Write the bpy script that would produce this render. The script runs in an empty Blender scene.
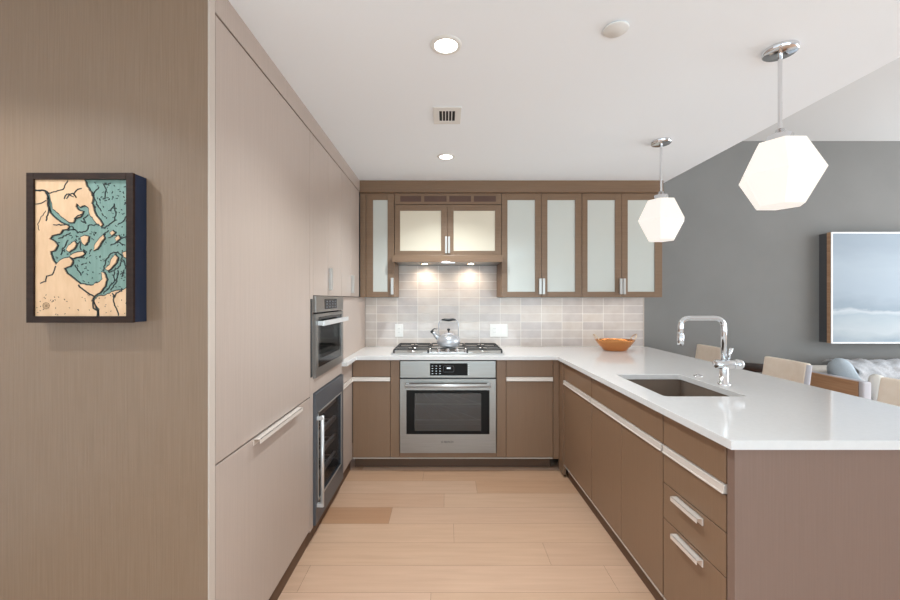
import bpy, bmesh, math, random
from mathutils import Vector, Matrix
from math import pi, sin, cos, radians
random.seed(7)
S = bpy.context.scene
C = S.collection
H = 1.365                      # eye height

# ------------------------------------------------------------------ camera
cam = bpy.data.cameras.new('camera'); camo = bpy.data.objects.new('camera', cam); C.objects.link(camo)
camo.location = (0, 0, H); camo.rotation_euler = (pi/2, 0, 0)
cam.lens = 16; cam.sensor_width = 36; cam.shift_x = 0.0044; cam.shift_y = -0.0011; cam.clip_start = 0.02
S.camera = camo
# ------------------------------------------------------------------ colour management
S.view_settings.view_transform = 'Standard'; S.view_settings.look = 'None'
S.view_settings.gamma = 1; S.view_settings.use_curve_mapping = False
S.view_settings.exposure = 0.0
try:
    S.cycles.use_denoising = True; S.cycles.max_bounces = 10; S.cycles.diffuse_bounces = 6
    S.cycles.sample_clamp_indirect = 6
except Exception: pass
# ------------------------------------------------------------------ world
W = bpy.data.worlds.new('world'); S.world = W; W.use_nodes = True
bg = W.node_tree.nodes['Background']; bg.inputs[0].default_value = (0.80, 0.88, 1.0, 1); bg.inputs[1].default_value = 0.9
# ------------------------------------------------------------------ lights
def area(name, loc, rot, sx, sy, power, col):
    l = bpy.data.lights.new(name, 'AREA'); l.shape = 'RECTANGLE'; l.size = sx; l.size_y = sy
    l.energy = power; l.color = col
    o = bpy.data.objects.new(name, l); C.objects.link(o); o.location = loc; o.rotation_euler = rot
    return o
area('daylight_right_window', (5.93, 1.75, 1.5), (0, radians(91), 0), 2.3, 3.6, 156, (0.90, 0.96, 1.0))
area('front_fill_light', (0.9, -3.43, 0.86), (radians(120), 0, 0), 4.4, 1.2, 124, (0.64, 0.88, 1.0))  # added fill behind the camera, tilted up to brighten the ceiling
def spot(name, loc, power, col, ang=130, blend=0.9, r=0.05, aim=None):
    l = bpy.data.lights.new(name, 'SPOT'); l.energy = power; l.color = col
    l.spot_size = radians(ang); l.spot_blend = blend; l.shadow_soft_size = r
    o = bpy.data.objects.new(name, l); C.objects.link(o); o.location = loc
    if aim:
        d = Vector(aim) - Vector(loc); o.rotation_euler = d.to_track_quat('-Z', 'Y').to_euler()
    return o
CEIL = 2.383
WARM = (0.84, 0.95, 1.0)
DL = [(0.0, 1.603), (0.0, 2.857), (-1.5, 0.55), (0.0, 0.0), (1.2, -0.8), (-1.3, -1.2)]
for i, (x, y) in enumerate(DL):
    spot('downlight_bulb', (x, y, CEIL-0.02), [58, 78, 36, 24, 20, 10][i], WARM, r=0.022, blend=0.4 if i == 2 else 0.9)

for (x_, y_, w_, p_) in ((1.17, 3.60, 1.30, 1.5), (-0.58, 3.60, 0.24, 0.3)):      # LED strips under the wall cabinets
    l = bpy.data.lights.new('undercabinet_strip', 'AREA'); l.shape = 'RECTANGLE'; l.size = w_; l.size_y = 0.03; l.energy = p_; l.color = (1.0, 0.95, 0.88)
    o = bpy.data.objects.new('undercabinet_strip', l); C.objects.link(o); o.location = (x_, y_, 1.376); o.rotation_euler = (0, 0, 0)

# ------------------------------------------------------------------ materials
def srgb(r, g, b):
    f = lambda c: (c/255/12.92 if c/255 <= 0.04045 else ((c/255+0.055)/1.055)**2.4)
    return (f(r), f(g), f(b), 1)
def mat(name, col, rough=0.5, metal=0.0, spec=0.5, coat=0.0, coat_r=0.1, emit=None, es=0):
    m = bpy.data.materials.new(name); m.use_nodes = True
    p = m.node_tree.nodes['Principled BSDF']
    p.inputs['Base Color'].default_value = srgb(*col)
    p.inputs['Roughness'].default_value = rough; p.inputs['Metallic'].default_value = metal
    p.inputs['Specular IOR Level'].default_value = spec
    p.inputs['Coat Weight'].default_value = coat; p.inputs['Coat Roughness'].default_value = coat_r
    if emit:
        p.inputs['Emission Color'].default_value = srgb(*emit); p.inputs['Emission Strength'].default_value = es
    return m
def nodes(m): return m.node_tree.nodes, m.node_tree.links, m.node_tree.nodes['Principled BSDF']
def grain(m, c1, c2, scale, detail=6, bump=0.0, rough_var=None, nscale=1.0, contrast=(0.3, 0.7), dist=0.002):
    """stretched noise between two tones of the material, in object coordinates"""
    N, L, P = nodes(m)
    tc = N.new('ShaderNodeTexCoord'); mp = N.new('ShaderNodeMapping'); mp.inputs['Scale'].default_value = scale
    nz = N.new('ShaderNodeTexNoise'); nz.inputs['Scale'].default_value = nscale; nz.inputs['Detail'].default_value = detail
    cr = N.new('ShaderNodeValToRGB'); cr.color_ramp.elements[0].position = contrast[0]; cr.color_ramp.elements[1].position = contrast[1]
    cr.color_ramp.elements[0].color = srgb(*c1); cr.color_ramp.elements[1].color = srgb(*c2)
    L.new(tc.outputs['Object'], mp.inputs[0]); L.new(mp.outputs[0], nz.inputs[0])
    L.new(nz.outputs[0], cr.inputs[0]); L.new(cr.outputs[0], P.inputs['Base Color'])
    if bump:
        b = N.new('ShaderNodeBump'); b.inputs['Strength'].default_value = bump; b.inputs['Distance'].default_value = dist
        L.new(nz.outputs[0], b.inputs['Height']); L.new(b.outputs[0], P.inputs['Normal'])
    return nz, cr
M = {}
M['panel'] = mat('taupe_laminate_lit', (160, 141, 125), 0.36, spec=0.5)  # same laminate as the base fronts, window light put into a paler colour
grain(M['panel'], (173, 156, 145), (179, 162, 151), (170, 170, 4), bump=0.12)
M['base'] = mat('taupe_laminate_shaded', (132, 111, 95), 0.40, spec=0.45)  # same laminate as the tall run, dimmer light put into a darker colour
grain(M['base'], (130, 101, 78), (134, 105, 82), (170, 170, 4), bump=0.10)
M['wallpanel'] = mat('ribbed_taupe_panel_shaded', (158, 140, 122), 0.36, spec=0.5)  # same laminate again, shade on the left wall put into the colour
grain(M['wallpanel'], (128, 103, 82), (136, 111, 90), (210, 210, 5), bump=0.25)
M['upper'] = mat('walnut_brown_laminate', (126, 104, 86), 0.38, spec=0.45)
grain(M['upper'], (122, 95, 72), (130, 103, 80), (5, 170, 170), bump=0.05)
M['endpanel'] = mat('grey_taupe_panel', (150, 134, 124), 0.42)
grain(M['endpanel'], (128, 103, 91), (132, 107, 95), (170, 170, 4), bump=0.12)
M['gap'] = mat('cabinet_gap', (52, 44, 38), 0.8)
M['toe'] = mat('dark_toe_kick', (98, 70, 50), 0.6)
M['edge'] = mat('pale_edge_band', (190, 176, 165), 0.45)
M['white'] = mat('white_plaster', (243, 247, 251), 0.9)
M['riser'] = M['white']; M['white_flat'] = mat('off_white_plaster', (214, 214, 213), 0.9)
M['grey'] = mat('grey_paint', (150, 150, 151), 0.85)
grain(M['grey'], (122, 120, 117), (126, 124, 121), (3, 3, 3), bump=0.02)
M['quartz'] = mat('white_quartz', (226, 222, 219), 0.10, spec=0.5)
grain(M['quartz'], (224, 221, 219), (227, 224, 222), (60, 60, 60), contrast=(0.35, 0.65))
M['chrome'] = mat('chrome', (225, 226, 228), 0.10, 1.0)
M['alu'] = mat('satin_aluminium', (192, 186, 180), 0.36, 0.75)
M['strip'] = mat('pale_channel_pull', (226, 214, 204), 0.35, 0.2)
M['tray'] = mat('tray_steel', (186, 184, 182), 0.35, 0.5)
M['bar'] = mat('bright_handle_steel', (222, 222, 222), 0.3, 0.55)
M['steel'] = mat('brushed_steel', (170, 170, 170), 0.34, 0.92)
grain(M['steel'], (147, 142, 137), (156, 151, 146), (4, 300, 300), rough_var=1)
M['dsteel'] = mat('dark_steel', (92, 94, 99), 0.4, 0.35)
M['sink'] = mat('sink_steel', (142, 126, 113), 0.45, 0.35)
M['black'] = mat('black_glass', (8, 8, 9), 0.12, spec=0.2)
M['iron'] = mat('cast_iron', (46, 45, 45), 0.5)
M['blackpl'] = mat('black_plastic', (22, 21, 21), 0.35)
M['cavity'] = mat('oven_enamel', (60, 60, 62), 0.5)
M['plastic'] = mat('white_plastic', (228, 226, 222), 0.4)
M['frost'] = mat('frosted_glass', (198, 199, 191), 0.2, spec=0.5, coat=1.0, coat_r=0.07)
M['frost_warmlit'] = mat('warm_lit_frosted_glass', (222, 210, 188), 0.2, spec=0.5, coat=0.7, coat_r=0.07)  # cream tint puts the warm light on the hood doors into the colour
for k_ in ('frost', 'frost_warmlit'): M[k_].node_tree.nodes['Principled BSDF'].inputs['Coat IOR'].default_value = 1.8
M['pend'] = mat('opal_glass', (170, 168, 165), 0.35, emit=(255, 247, 238), es=0.72)
M['lamp'] = mat('lamp_lens', (255, 255, 255), 0.4, emit=(255, 247, 235), es=9)
M['hlamp'] = mat('warm_lamp_lens', (255, 255, 255), 0.4, emit=(255, 226, 180), es=9)
M['led'] = mat('display_digits', (220, 225, 230), 0.4, emit=(210, 220, 230), es=0.6)
M['cream'] = mat('cream_leather', (226, 205, 182), 0.5)
grain(M['cream'], (243, 226, 207), (248, 233, 216), (25, 25, 25), bump=0.05)
M['piping'] = mat('pale_grey_fabric_lit_edge', (198, 196, 202), 0.8)  # sofa arm fabric, also the painted light on the stool edges
M['oak'] = mat('oak_wood', (190, 150, 118), 0.5)
grain(M['oak'], (176, 134, 100), (200, 160, 126), (60, 3, 60), bump=0.05)
M['cushion'] = mat('blue_grey_fabric', (172, 182, 190), 0.9)
grain(M['cushion'], (164, 174, 183), (180, 190, 197), (200, 200, 200), bump=0.2)
M['sofa'] = mat('oatmeal_fabric', (208, 200, 192), 0.95)
grain(M['sofa'], (198, 190, 181), (214, 207, 199), (300, 300, 300), bump=0.2)
M['throw'] = mat('grey_throw', (180, 180, 182), 0.95)
grain(M['throw'], (168, 168, 171), (192, 192, 194), (90, 90, 90), bump=0.3)
M['tan'] = mat('cream_tan_fabric', (206, 196, 180), 0.9)
grain(M['tan'], (170, 150, 125), (226, 222, 214), (7, 7, 7), contrast=(0.47, 0.53))
M['darkwood'] = mat('dark_walnut', (58, 38, 28), 0.5, spec=0.2)
grain(M['darkwood'], (38, 24, 18), (54, 36, 27), (20, 20, 80), bump=0.05)
M['navy'] = mat('navy_lacquer', (34, 44, 66), 0.5, spec=0.3)
M['charcoal'] = mat('charcoal_board', (84, 84, 86), 0.7)
M['landw'] = mat('map_birch', (228, 194, 154), 0.6)
grain(M['landw'], (206, 164, 126), (220, 180, 142), (50, 50, 14), bump=0.05)
M['water'] = mat('map_teal', (112, 148, 146), 0.55)
grain(M['water'], (106, 132, 120), (124, 148, 136), (90, 90, 6), bump=0.05)
M['mapline'] = mat('map_engraving', (46, 48, 46), 0.7)
M['maprose'] = mat('map_compass_ink', (150, 120, 88), 0.7)
M['frame_w'] = mat('white_frame', (240, 240, 240), 0.4)
M['copper'] = mat('hammered_copper', (206, 142, 88), 0.26, 0.85)
M['brass'] = mat('pale_brass', (214, 190, 160), 0.3, 0.7)
M['kettle'] = mat('kettle_steel', (200, 202, 206), 0.27, 0.6)
M['rubber'] = mat('vent_black', (26, 25, 25), 0.8)
M['slot'] = mat('vent_slot', (92, 68, 58), 0.8)
# hammered copper
N, L, P = nodes(M['copper']); vo = N.new('ShaderNodeTexVoronoi'); vo.inputs['Scale'].default_value = 55
b = N.new('ShaderNodeBump'); b.inputs['Strength'].default_value = 0.35; b.inputs['Distance'].default_value = 0.004
tc = N.new('ShaderNodeTexCoord'); L.new(tc.outputs['Object'], vo.inputs[0]); L.new(vo.outputs[0], b.inputs['Height']); L.new(b.outputs[0], P.inputs['Normal'])
# tiles
def tile_mat():
    m = mat('zellige_tile', (196, 184, 174), 0.22, spec=0.5); N, L, P = nodes(m)
    tc = N.new('ShaderNodeTexCoord'); sp = N.new('ShaderNodeSeparateXYZ'); cb = N.new('ShaderNodeCombineXYZ')
    L.new(tc.outputs['Object'], sp.inputs[0])
    ax = N.new('ShaderNodeMath'); ax.operation = 'ADD'; ax.inputs[1].default_value = 5*0.195 - 0.123 + 0.195*0
    az = N.new('ShaderNodeMath'); az.operation = 'ADD'; az.inputs[1].default_value = 5*0.0765 - 0.919 + 0.0765*10
    L.new(sp.outputs[0], ax.inputs[0]); L.new(sp.outputs[2], az.inputs[0]); L.new(ax.outputs[0], cb.inputs[0]); L.new(az.outputs[0], cb.inputs[1])
    def brick(mortar):
        br = N.new('ShaderNodeTexBrick'); br.offset = 0; br.squash = 1; br.inputs['Scale'].default_value = 1
        br.inputs['Brick Width'].default_value = 0.195; br.inputs['Row Height'].default_value = 0.0765
        br.inputs['Mortar Size'].default_value = mortar; br.inputs['Mortar Smooth'].default_value = 0.3
        L.new(cb.outputs[0], br.inputs['Vector']); return br
    br = brick(0.0024); br.inputs['Color1'].default_value = srgb(206, 194, 184); br.inputs['Color2'].default_value = srgb(190, 180, 176)
    br.inputs['Mortar'].default_value = srgb(232, 227, 220)
    nz = N.new('ShaderNodeTexNoise'); nz.inputs['Scale'].default_value = 9; nz.inputs['Detail'].default_value = 4
    L.new(tc.outputs['Object'], nz.inputs[0])
    mx = N.new('ShaderNodeMixRGB'); mx.blend_type = 'OVERLAY'; mx.inputs[0].default_value = 0.22
    L.new(br.outputs['Color'], mx.inputs[1]); L.new(nz.outputs[0], mx.inputs[2]); L.new(mx.outputs[0], P.inputs['Base Color'])
    bp = N.new('ShaderNodeBump'); bp.inputs['Strength'].default_value = 0.5; bp.inputs['Distance'].default_value = 0.002; bp.invert = True
    L.new(br.outputs['Fac'], bp.inputs['Height'])
    nz2 = N.new('ShaderNodeTexNoise'); nz2.inputs['Scale'].default_value = 14; L.new(tc.outputs['Object'], nz2.inputs[0])
    bp2 = N.new('ShaderNodeBump'); bp2.inputs['Strength'].default_value = 0.25; bp2.inputs['Distance'].default_value = 0.01
    L.new(nz2.outputs[0], bp2.inputs['Height']); L.new(bp.outputs[0], bp2.inputs['Normal']); L.new(bp2.outputs[0], P.inputs['Normal'])
    return m
M['tile'] = tile_mat()
# floor planks: tone of each plank is a colour attribute of the plank
def floor_mat():
    m = mat('oak_planks', (224, 184, 146), 0.38, spec=0.4); N, L, P = nodes(m)
    at = N.new('ShaderNodeAttribute'); at.attribute_name = 'tone'
    tc = N.new('ShaderNodeTexCoord'); mp = N.new('ShaderNodeMapping'); mp.inputs['Scale'].default_value = (1.2, 16, 1)
    nz = N.new('ShaderNodeTexNoise'); nz.inputs['Scale'].default_value = 2.2; nz.inputs['Detail'].default_value = 8; nz.inputs['Distortion'].default_value = 0.6
    L.new(tc.outputs['Object'], mp.inputs[0]); L.new(mp.outputs[0], nz.inputs[0])
    cr = N.new('ShaderNodeValToRGB'); cr.color_ramp.elements[0].position = 0.25; cr.color_ramp.elements[1].position = 0.75
    cr.color_ramp.elements[0].color = (0.91, 0.885, 0.865, 1); cr.color_ramp.elements[1].color = (1.02, 1.02, 1.02, 1)
    L.new(nz.outputs[0], cr.inputs[0])
    mx = N.new('ShaderNodeMixRGB'); mx.blend_type = 'MULTIPLY'; mx.inputs[0].default_value = 1
    L.new(at.outputs['Color'], mx.inputs[1]); L.new(cr.outputs[0], mx.inputs[2])
    vo = N.new('ShaderNodeTexVoronoi'); vo.inputs['Scale'].default_value = 2.6; L.new(tc.outputs['Object'], vo.inputs[0])
    kr = N.new('ShaderNodeValToRGB'); kr.color_ramp.elements[0].position = 0.012; kr.color_ramp.elements[1].position = 0.035
    kr.color_ramp.elements[0].color = (0.45, 0.32, 0.22, 1); kr.color_ramp.elements[1].color = (1, 1, 1, 1)
    L.new(vo.outputs['Distance'], kr.inputs[0])
    m2 = N.new('ShaderNodeMixRGB'); m2.blend_type = 'MULTIPLY'; m2.inputs[0].default_value = 1
    L.new(mx.outputs[0], m2.inputs[1]); L.new(kr.outputs[0], m2.inputs[2]); L.new(m2.outputs[0], P.inputs['Base Color'])
    bp = N.new('ShaderNodeBump'); bp.inputs['Strength'].default_value = 0.06; bp.inputs['Distance'].default_value = 0.002
    L.new(nz.outputs[0], bp.inputs['Height']); L.new(bp.outputs[0], P.inputs['Normal'])
    return m
M['floor'] = floor_mat()
def tinted(name, tint, gloss, rough=0.05):
    m = bpy.data.materials.new(name); m.use_nodes = True; N = m.node_tree.nodes; L = m.node_tree.links; N.clear()
    o = N.new('ShaderNodeOutputMaterial'); t = N.new('ShaderNodeBsdfTransparent'); t.inputs[0].default_value = (tint, tint, tint*1.02, 1)
    g = N.new('ShaderNodeBsdfGlossy'); g.inputs['Roughness'].default_value = rough; g.inputs[0].default_value = (1, 1, 1, 1)
    x = N.new('ShaderNodeMixShader'); x.inputs[0].default_value = gloss
    L.new(t.outputs[0], x.inputs[1]); L.new(g.outputs[0], x.inputs[2]); L.new(x.outputs[0], o.inputs[0]); return m
M['ovenglass'] = tinted('tinted_oven_glass', 0.42, 0.07)
M['coolglass'] = tinted('wine_cooler_glass', 0.72, 0.07)
M['clear'] = tinted('clear_window_glass', 0.97, 0.05)
def art_mat():
    m = mat('seascape_paint', (190, 208, 222), 0.5); N, L, P = nodes(m)
    tc = N.new('ShaderNodeTexCoord'); sp = N.new('ShaderNodeSeparateXYZ'); L.new(tc.outputs['Object'], sp.inputs[0])
    mp = N.new('ShaderNodeMapping'); mp.inputs['Scale'].default_value = (1.6, 1, 4.5); L.new(tc.outputs['Object'], mp.inputs[0])
    nz = N.new('ShaderNodeTexNoise'); nz.inputs['Scale'].default_value = 2; nz.inputs['Detail'].default_value = 5; L.new(mp.outputs[0], nz.inputs[0])
    # height + noise -> ramp: foamy sea, horizon, sky
    a = N.new('ShaderNodeMath'); a.operation = 'MULTIPLY_ADD'; a.inputs[1].default_value = 0.20
    L.new(nz.outputs[0], a.inputs[0]); L.new(sp.outputs[2], a.inputs[2])
    cr = N.new('ShaderNodeValToRGB'); e = cr.color_ramp.elements
    e[0].position = 0.08; e[0].color = srgb(122, 137, 147); e[1].position = 1.0; e[1].color = srgb(129, 141, 152)
    for p, c in ((0.22, (161, 168, 172)), (0.36, (142, 154, 162)), (0.40, (168, 174, 179)), (0.43, (119, 133, 144)), (0.55, (137, 149, 160)), (0.8, (143, 154, 164))):
        q = e.new(p); q.color = srgb(*c)
    L.new(a.outputs[0], cr.inputs[0]); L.new(cr.outputs[0], P.inputs['Base Color']); return m
M['art'] = art_mat()

# ------------------------------------------------------------------ mesh helpers
class MB:
    def __init__(s): s.v = []; s.f = []; s.m = []; s.sm = []
    def add(s, verts, faces, mi=0, smooth=False):
        n = len(s.v); s.v += [tuple(v) for v in verts]
        for f in faces: s.f.append([n+i for i in f]); s.m.append(mi); s.sm.append(smooth)
        return s
    def bm(s, bm, mi=0, smooth=False):
        bm.verts.index_update()
        s.add([v.co[:] for v in bm.verts], [[v.index for v in f.verts] for f in bm.faces], mi, smooth); bm.free(); return s
    def box(s, x0, x1, y0, y1, z0, z1, bev=0.0, mi=0):
        if x0 > x1: x0, x1 = x1, x0
        if y0 > y1: y0, y1 = y1, y0
        if z0 > z1: z0, z1 = z1, z0
        if bev <= 0:
            v = [(x0,y0,z0),(x1,y0,z0),(x1,y1,z0),(x0,y1,z0),(x0,y0,z1),(x1,y0,z1),(x1,y1,z1),(x0,y1,z1)]
            return s.add(v, [(3,2,1,0),(4,5,6,7),(0,1,5,4),(1,2,6,5),(2,3,7,6),(3,0,4,7)], mi)
        bm = bmesh.new(); bmesh.ops.create_cube(bm, size=1)
        for v in bm.verts: v.co = ((x0+x1)/2+v.co.x*(x1-x0), (y0+y1)/2+v.co.y*(y1-y0), (z0+z1)/2+v.co.z*(z1-z0))
        bev = min(bev, (x1-x0)*0.45, (y1-y0)*0.45, (z1-z0)*0.45)
        bmesh.ops.bevel(bm, geom=list(bm.edges), offset=bev, segments=2, affect='EDGES', profile=0.5)
        return s.bm(bm, mi)
    def prism(s, pts, a0, a1, axis='z', mi=0):
        """polygon pts (2D) extruded along an axis"""
        def P(p, a):
            return {'z': (p[0], p[1], a), 'y': (p[0], a, p[1]), 'x': (a, p[0], p[1])}[axis]
        bm = bmesh.new(); bot = [bm.verts.new(P(p, a0)) for p in pts]
        f = bm.faces.new(bot); r = bmesh.ops.extrude_face_region(bm, geom=[f])
        d = Vector(P((0,0), a1)) - Vector(P((0,0), a0))
        for v in [g for g in r['geom'] if isinstance(g, bmesh.types.BMVert)]: v.co += d
        bmesh.ops.recalc_face_normals(bm, faces=bm.faces[:]); bmesh.ops.triangulate(bm, faces=[f for f in bm.faces if len(f.verts) > 4])
        return s.bm(bm, mi)
    def lathe(s, prof, c=(0,0,0), n=32, mi=0, axis='z', smooth=True, phase=0):
        vs = []; fs = []
        for (r, h) in prof:
            for k in range(n):
                a = 2*pi*k/n+phase; p = (r*cos(a), r*sin(a), h)
                if axis == 'x': p = (h, r*cos(a), r*sin(a))
                if axis == 'y': p = (r*cos(a), h, r*sin(a))
                vs.append((c[0]+p[0], c[1]+p[1], c[2]+p[2]))
        for i in range(len(prof)-1):
            for k in range(n): fs.append((i*n+k, i*n+(k+1) % n, (i+1)*n+(k+1) % n, (i+1)*n+k))
        s.add(vs, fs, mi, smooth)
        if prof[0][0] > 1e-6: s.add(vs[:n], [tuple(range(n))[::-1]], mi)
        if prof[-1][0] > 1e-6: s.add(vs[-n:], [tuple(range(n))], mi)
        return s
    def cyl(s, c, r, h, n=24, mi=0, axis='z', bev=0.0):
        if bev: return s.lathe([(r-bev, 0), (r, bev), (r, h-bev), (r-bev, h)], c, n, mi, axis)
        return s.lathe([(r, 0), (r, h)], c, n, mi, axis)
    def tube(s, path, r, n=12, mi=0, smooth=True, closed=False, flat=None):
        path = [Vector(p) for p in path]; k = len(path); rr = r if isinstance(r, (list, tuple)) else [r]*k
        vs = []; fs = []; up = None
        for i in range(k):
            if closed: t = (path[(i+1) % k]-path[i-1]).normalized()
            else: t = (path[min(i+1, k-1)]-path[max(i-1, 0)]).normalized()
            if up is None:
                up = Vector((0,0,1)) if abs(t.z) < 0.9 else Vector((0,1,0))
            u = (up - t*up.dot(t)).normalized(); w = t.cross(u); up = u
            for j in range(n):
                a = 2*pi*j/n; ru = rr[i]*(flat or 1)
                vs.append(path[i] + u*cos(a)*ru + w*sin(a)*rr[i])
        m = k if closed else k-1
        for i in range(m):
            for j in range(n):
                q = (i+1) % k
                fs.append((i*n+j, i*n+(j+1) % n, q*n+(j+1) % n, q*n+j))
        if not closed: fs += [tuple(range(n))[::-1], tuple((k-1)*n+j for j in range(n))]
        return s.add(vs, fs, mi, smooth)
def fillet(pts, r, n=8):
    pts = [Vector(p) for p in pts]; out = [pts[0]]
    for i in range(1, len(pts)-1):
        a = (pts[i-1]-pts[i]); b = (pts[i+1]-pts[i]); rr = min(r, a.length*0.49, b.length*0.49)
        p0 = pts[i]+a.normalized()*rr; p1 = pts[i]+b.normalized()*rr
        for k in range(n+1):
            t = k/n; out.append((1-t)**2*p0 + 2*t*(1-t)*pts[i] + t*t*p1)
    out.append(pts[-1]); return out
def mk(name, mb, mats, parent=None, origin=(0,0,0), sub=0):
    me = bpy.data.meshes.new(name); o3 = Vector(origin)
    me.from_pydata([Vector(v)-o3 for v in mb.v], [], mb.f)
    if not isinstance(mats, (list, tuple)): mats = [mats]
    for m in mats: me.materials.append(m)
    for p, mi, sm in zip(me.polygons, mb.m, mb.sm): p.material_index = mi; p.use_smooth = sm
    bm = bmesh.new(); bm.from_mesh(me); bmesh.ops.recalc_face_normals(bm, faces=bm.faces[:]); bm.to_mesh(me); bm.free()
    me.update()
    o = bpy.data.objects.new(name, me); C.objects.link(o)
    if parent: o.parent = parent
    else: o.location = origin
    if sub:
        q = o.modifiers.new('sub', 'SUBSURF'); q.levels = sub; q.render_levels = sub
    return o
class Thing:
    """an Empty at the base of a thing; parts are given in world coordinates"""
    def __init__(s, name, label, cat, loc, group=None):
        s.o = bpy.data.objects.new(name, None); C.objects.link(s.o); s.o.location = loc; s.loc = loc
        s.o.empty_display_size = 0.1
        s.o['label'] = label; s.o['category'] = cat
        if group: s.o['group'] = group
    def part(s, name, mb, mats, parent=None, label=None, sub=0):
        o = mk(name, mb, mats, parent or s.o, s.loc, sub)
        if label: o['label'] = label
        return o
def single(name, mb, mats, label, cat, group=None, sub=0):
    xs = [v[0] for v in mb.v]; ys = [v[1] for v in mb.v]; zs = [v[2] for v in mb.v]
    o = mk(name, mb, mats, None, ((min(xs)+max(xs))/2, (min(ys)+max(ys))/2, min(zs)), sub)
    o['label'] = label; o['category'] = cat
    if group: o['group'] = group
    return o
def struct(name, mb, mats):
    o = mk(name, mb, mats); o['kind'] = 'structure'; return o
def copy_tree(o, parent=None):
    kids = list(o.children)
    c = o.copy(); C.objects.link(c)
    if parent: c.parent = parent
    for k in kids: copy_tree(k, c)
    return c
B = MB
# px helpers used only to write down measured positions are not needed: all numbers below are metres.
XL = -0.742      # face plane of the left tall run
YB = 3.165       # face plane of the back base run
YU = 3.45        # face plane of the upper cabinets
YW = 3.80        # back wall
XE = 1.89        # right end of the lowered kitchen ceiling
HC = 2.866       # living room ceiling

# ------------------------------------------------------------------ setting
# floor planks (rows run left to right)
fv = []; ff = []; tones = []
rows = {3.19: None}
y = 1.86 - 0.19*29; rowi = 0
fixed = {3.0: [-0.175], 2.81: [0.22], 2.43: [-0.35], 2.24: [0.045], 2.05: [0.54], 1.67: [-0.07]}
base = [(206,169,141), (211,174,148), (201,162,134), (208,171,144), (213,178,153), (204,167,140)]
dark = [(184,140,108), (194,152,122)]
while y < YW:
    y1 = min(y+0.19, YW)
    js = None
    for k, j in fixed.items():
        if abs(k-y) < 0.02: js = j
    start = (js[0] if js else random.uniform(-0.8, 0.8)); xs = [start]
    while xs[0] > -2.4: xs.insert(0, xs[0]-random.uniform(1.3, 2.1))
    while xs[-1] < 6.0: xs.append(xs[-1]+random.uniform(1.3, 2.1))
    for a, b_ in zip(xs[:-1], xs[1:]):
        a = max(a, -2.4); b_ = min(b_, 6.0)
        if b_-a < 0.01: continue
        n = len(fv); g = 0.0006
        fv += [(a+g, y+g, 0), (b_-g, y+g, 0), (b_-g, y1-g, 0), (a+g, y1-g, 0)]
        ff.append((n, n+1, n+2, n+3))
        c = random.choice(base)
        if abs(y-2.43) < 0.02 and b_ < 0: c = dark[0]
        elif abs(y-2.81) < 0.02 and a > 0: c = (196,155,124)
        elif abs(y-3.0) < 0.02: c = (199,158,127)
        elif random.random() < 0.05: c = dark[1]
        tones.append(srgb(*c))
    y += 0.19
n = len(fv); fv += [(-2.4,-3.5,-0.002),(6,-3.5,-0.002),(6,YW,-0.002),(-2.4,YW,-0.002),(-2.4,-3.5,-0.1),(6,-3.5,-0.1),(6,YW,-0.1),(-2.4,YW,-0.1)]
for f in ((0,1,2,3),(7,6,5,4),(4,5,1,0),(5,6,2,1),(6,7,3,2),(7,4,0,3)):
    ff.append(tuple(n+i for i in f)); tones.append(srgb(112, 80, 54))
me = bpy.data.meshes.new('floor'); me.from_pydata(fv, [], ff); me.materials.append(M['floor'])
ca = me.color_attributes.new('tone', 'FLOAT_COLOR', 'CORNER'); i = 0
for p, t in zip(me.polygons, tones):
    for li in p.loop_indices: ca.data[li].color = t
fo = bpy.data.objects.new('floor', me); C.objects.link(fo); fo['kind'] = 'structure'
# walls and ceilings
struct('wall_back', B().box(-0.95, 6.0, YW, YW+0.12, 0, HC), M['grey'])
struct('ceiling', B().box(-2.4, XE, -3.5, YW, CEIL, CEIL+0.12), M['white'])
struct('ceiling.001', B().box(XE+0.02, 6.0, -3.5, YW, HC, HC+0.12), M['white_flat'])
struct('trim_1', B().box(XE, XE+0.02, -3.5, YW, CEIL, HC+0.12), M['white'])
struct('wall_left', B().box(-2.4, -0.7455, 1.252, 1.284, 0, CEIL), M['wallpanel'])
struct('wall_side', B().box(-2.5, -2.4, -3.5, 1.30, 0, CEIL), M['white'])
struct('wall_kitchen', B().box(-1.5, -1.4, 1.285, YW, 0, CEIL), M['white'])
# front wall (behind the camera) and right wall, with a window opening right and a made-up one in front
def wall_hole(name, axis, pos, t, a0, a1, z1, h0, h1, hz0, hz1):
    mb = B()
    def bx(u0, u1, z0, z1_):
        if axis == 'y': mb.box(u0, u1, pos, pos+t, z0, z1_)
        else: mb.box(pos, pos+t, u0, u1, z0, z1_)
    bx(a0, h0, 0, z1); bx(h1, a1, 0, z1); bx(h0, h1, 0, hz0); bx(h0, h1, hz1, z1)
    struct(name, mb, M['white'])
wall_hole('wall_front', 'y', -3.6, 0.1, -2.5, 6.0, HC, -1.3, 3.1, 0.22, 1.50)
wall_hole('wall_right', 'x', 6.0, 0.1, -3.6, YW+0.12, HC, -0.1, 3.6, 0.35, 2.65)
mb = B()
for u in (-1.3, -0.2, 0.9, 2.0, 3.06): mb.box(u, u+0.04, -3.58, -3.54, 0.22, 1.50)
for z in (0.22, 1.46): mb.box(-1.3, 3.1, -3.58, -3.54, z, z+0.04)
struct('window_front_made_up', mb, M['frame_w'])  # unseen window frame made up behind the camera to go with the fill
mb = B()
for u in (-0.1, 1.12, 2.34, 3.56): mb.box(6.03, 6.07, u, u+0.04, 0.35, 2.65)
for z in (0.35, 2.61): mb.box(6.03, 6.07, -0.1, 3.6, z, z+0.04)
struct('window_2', mb, M['frame_w'])
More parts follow.
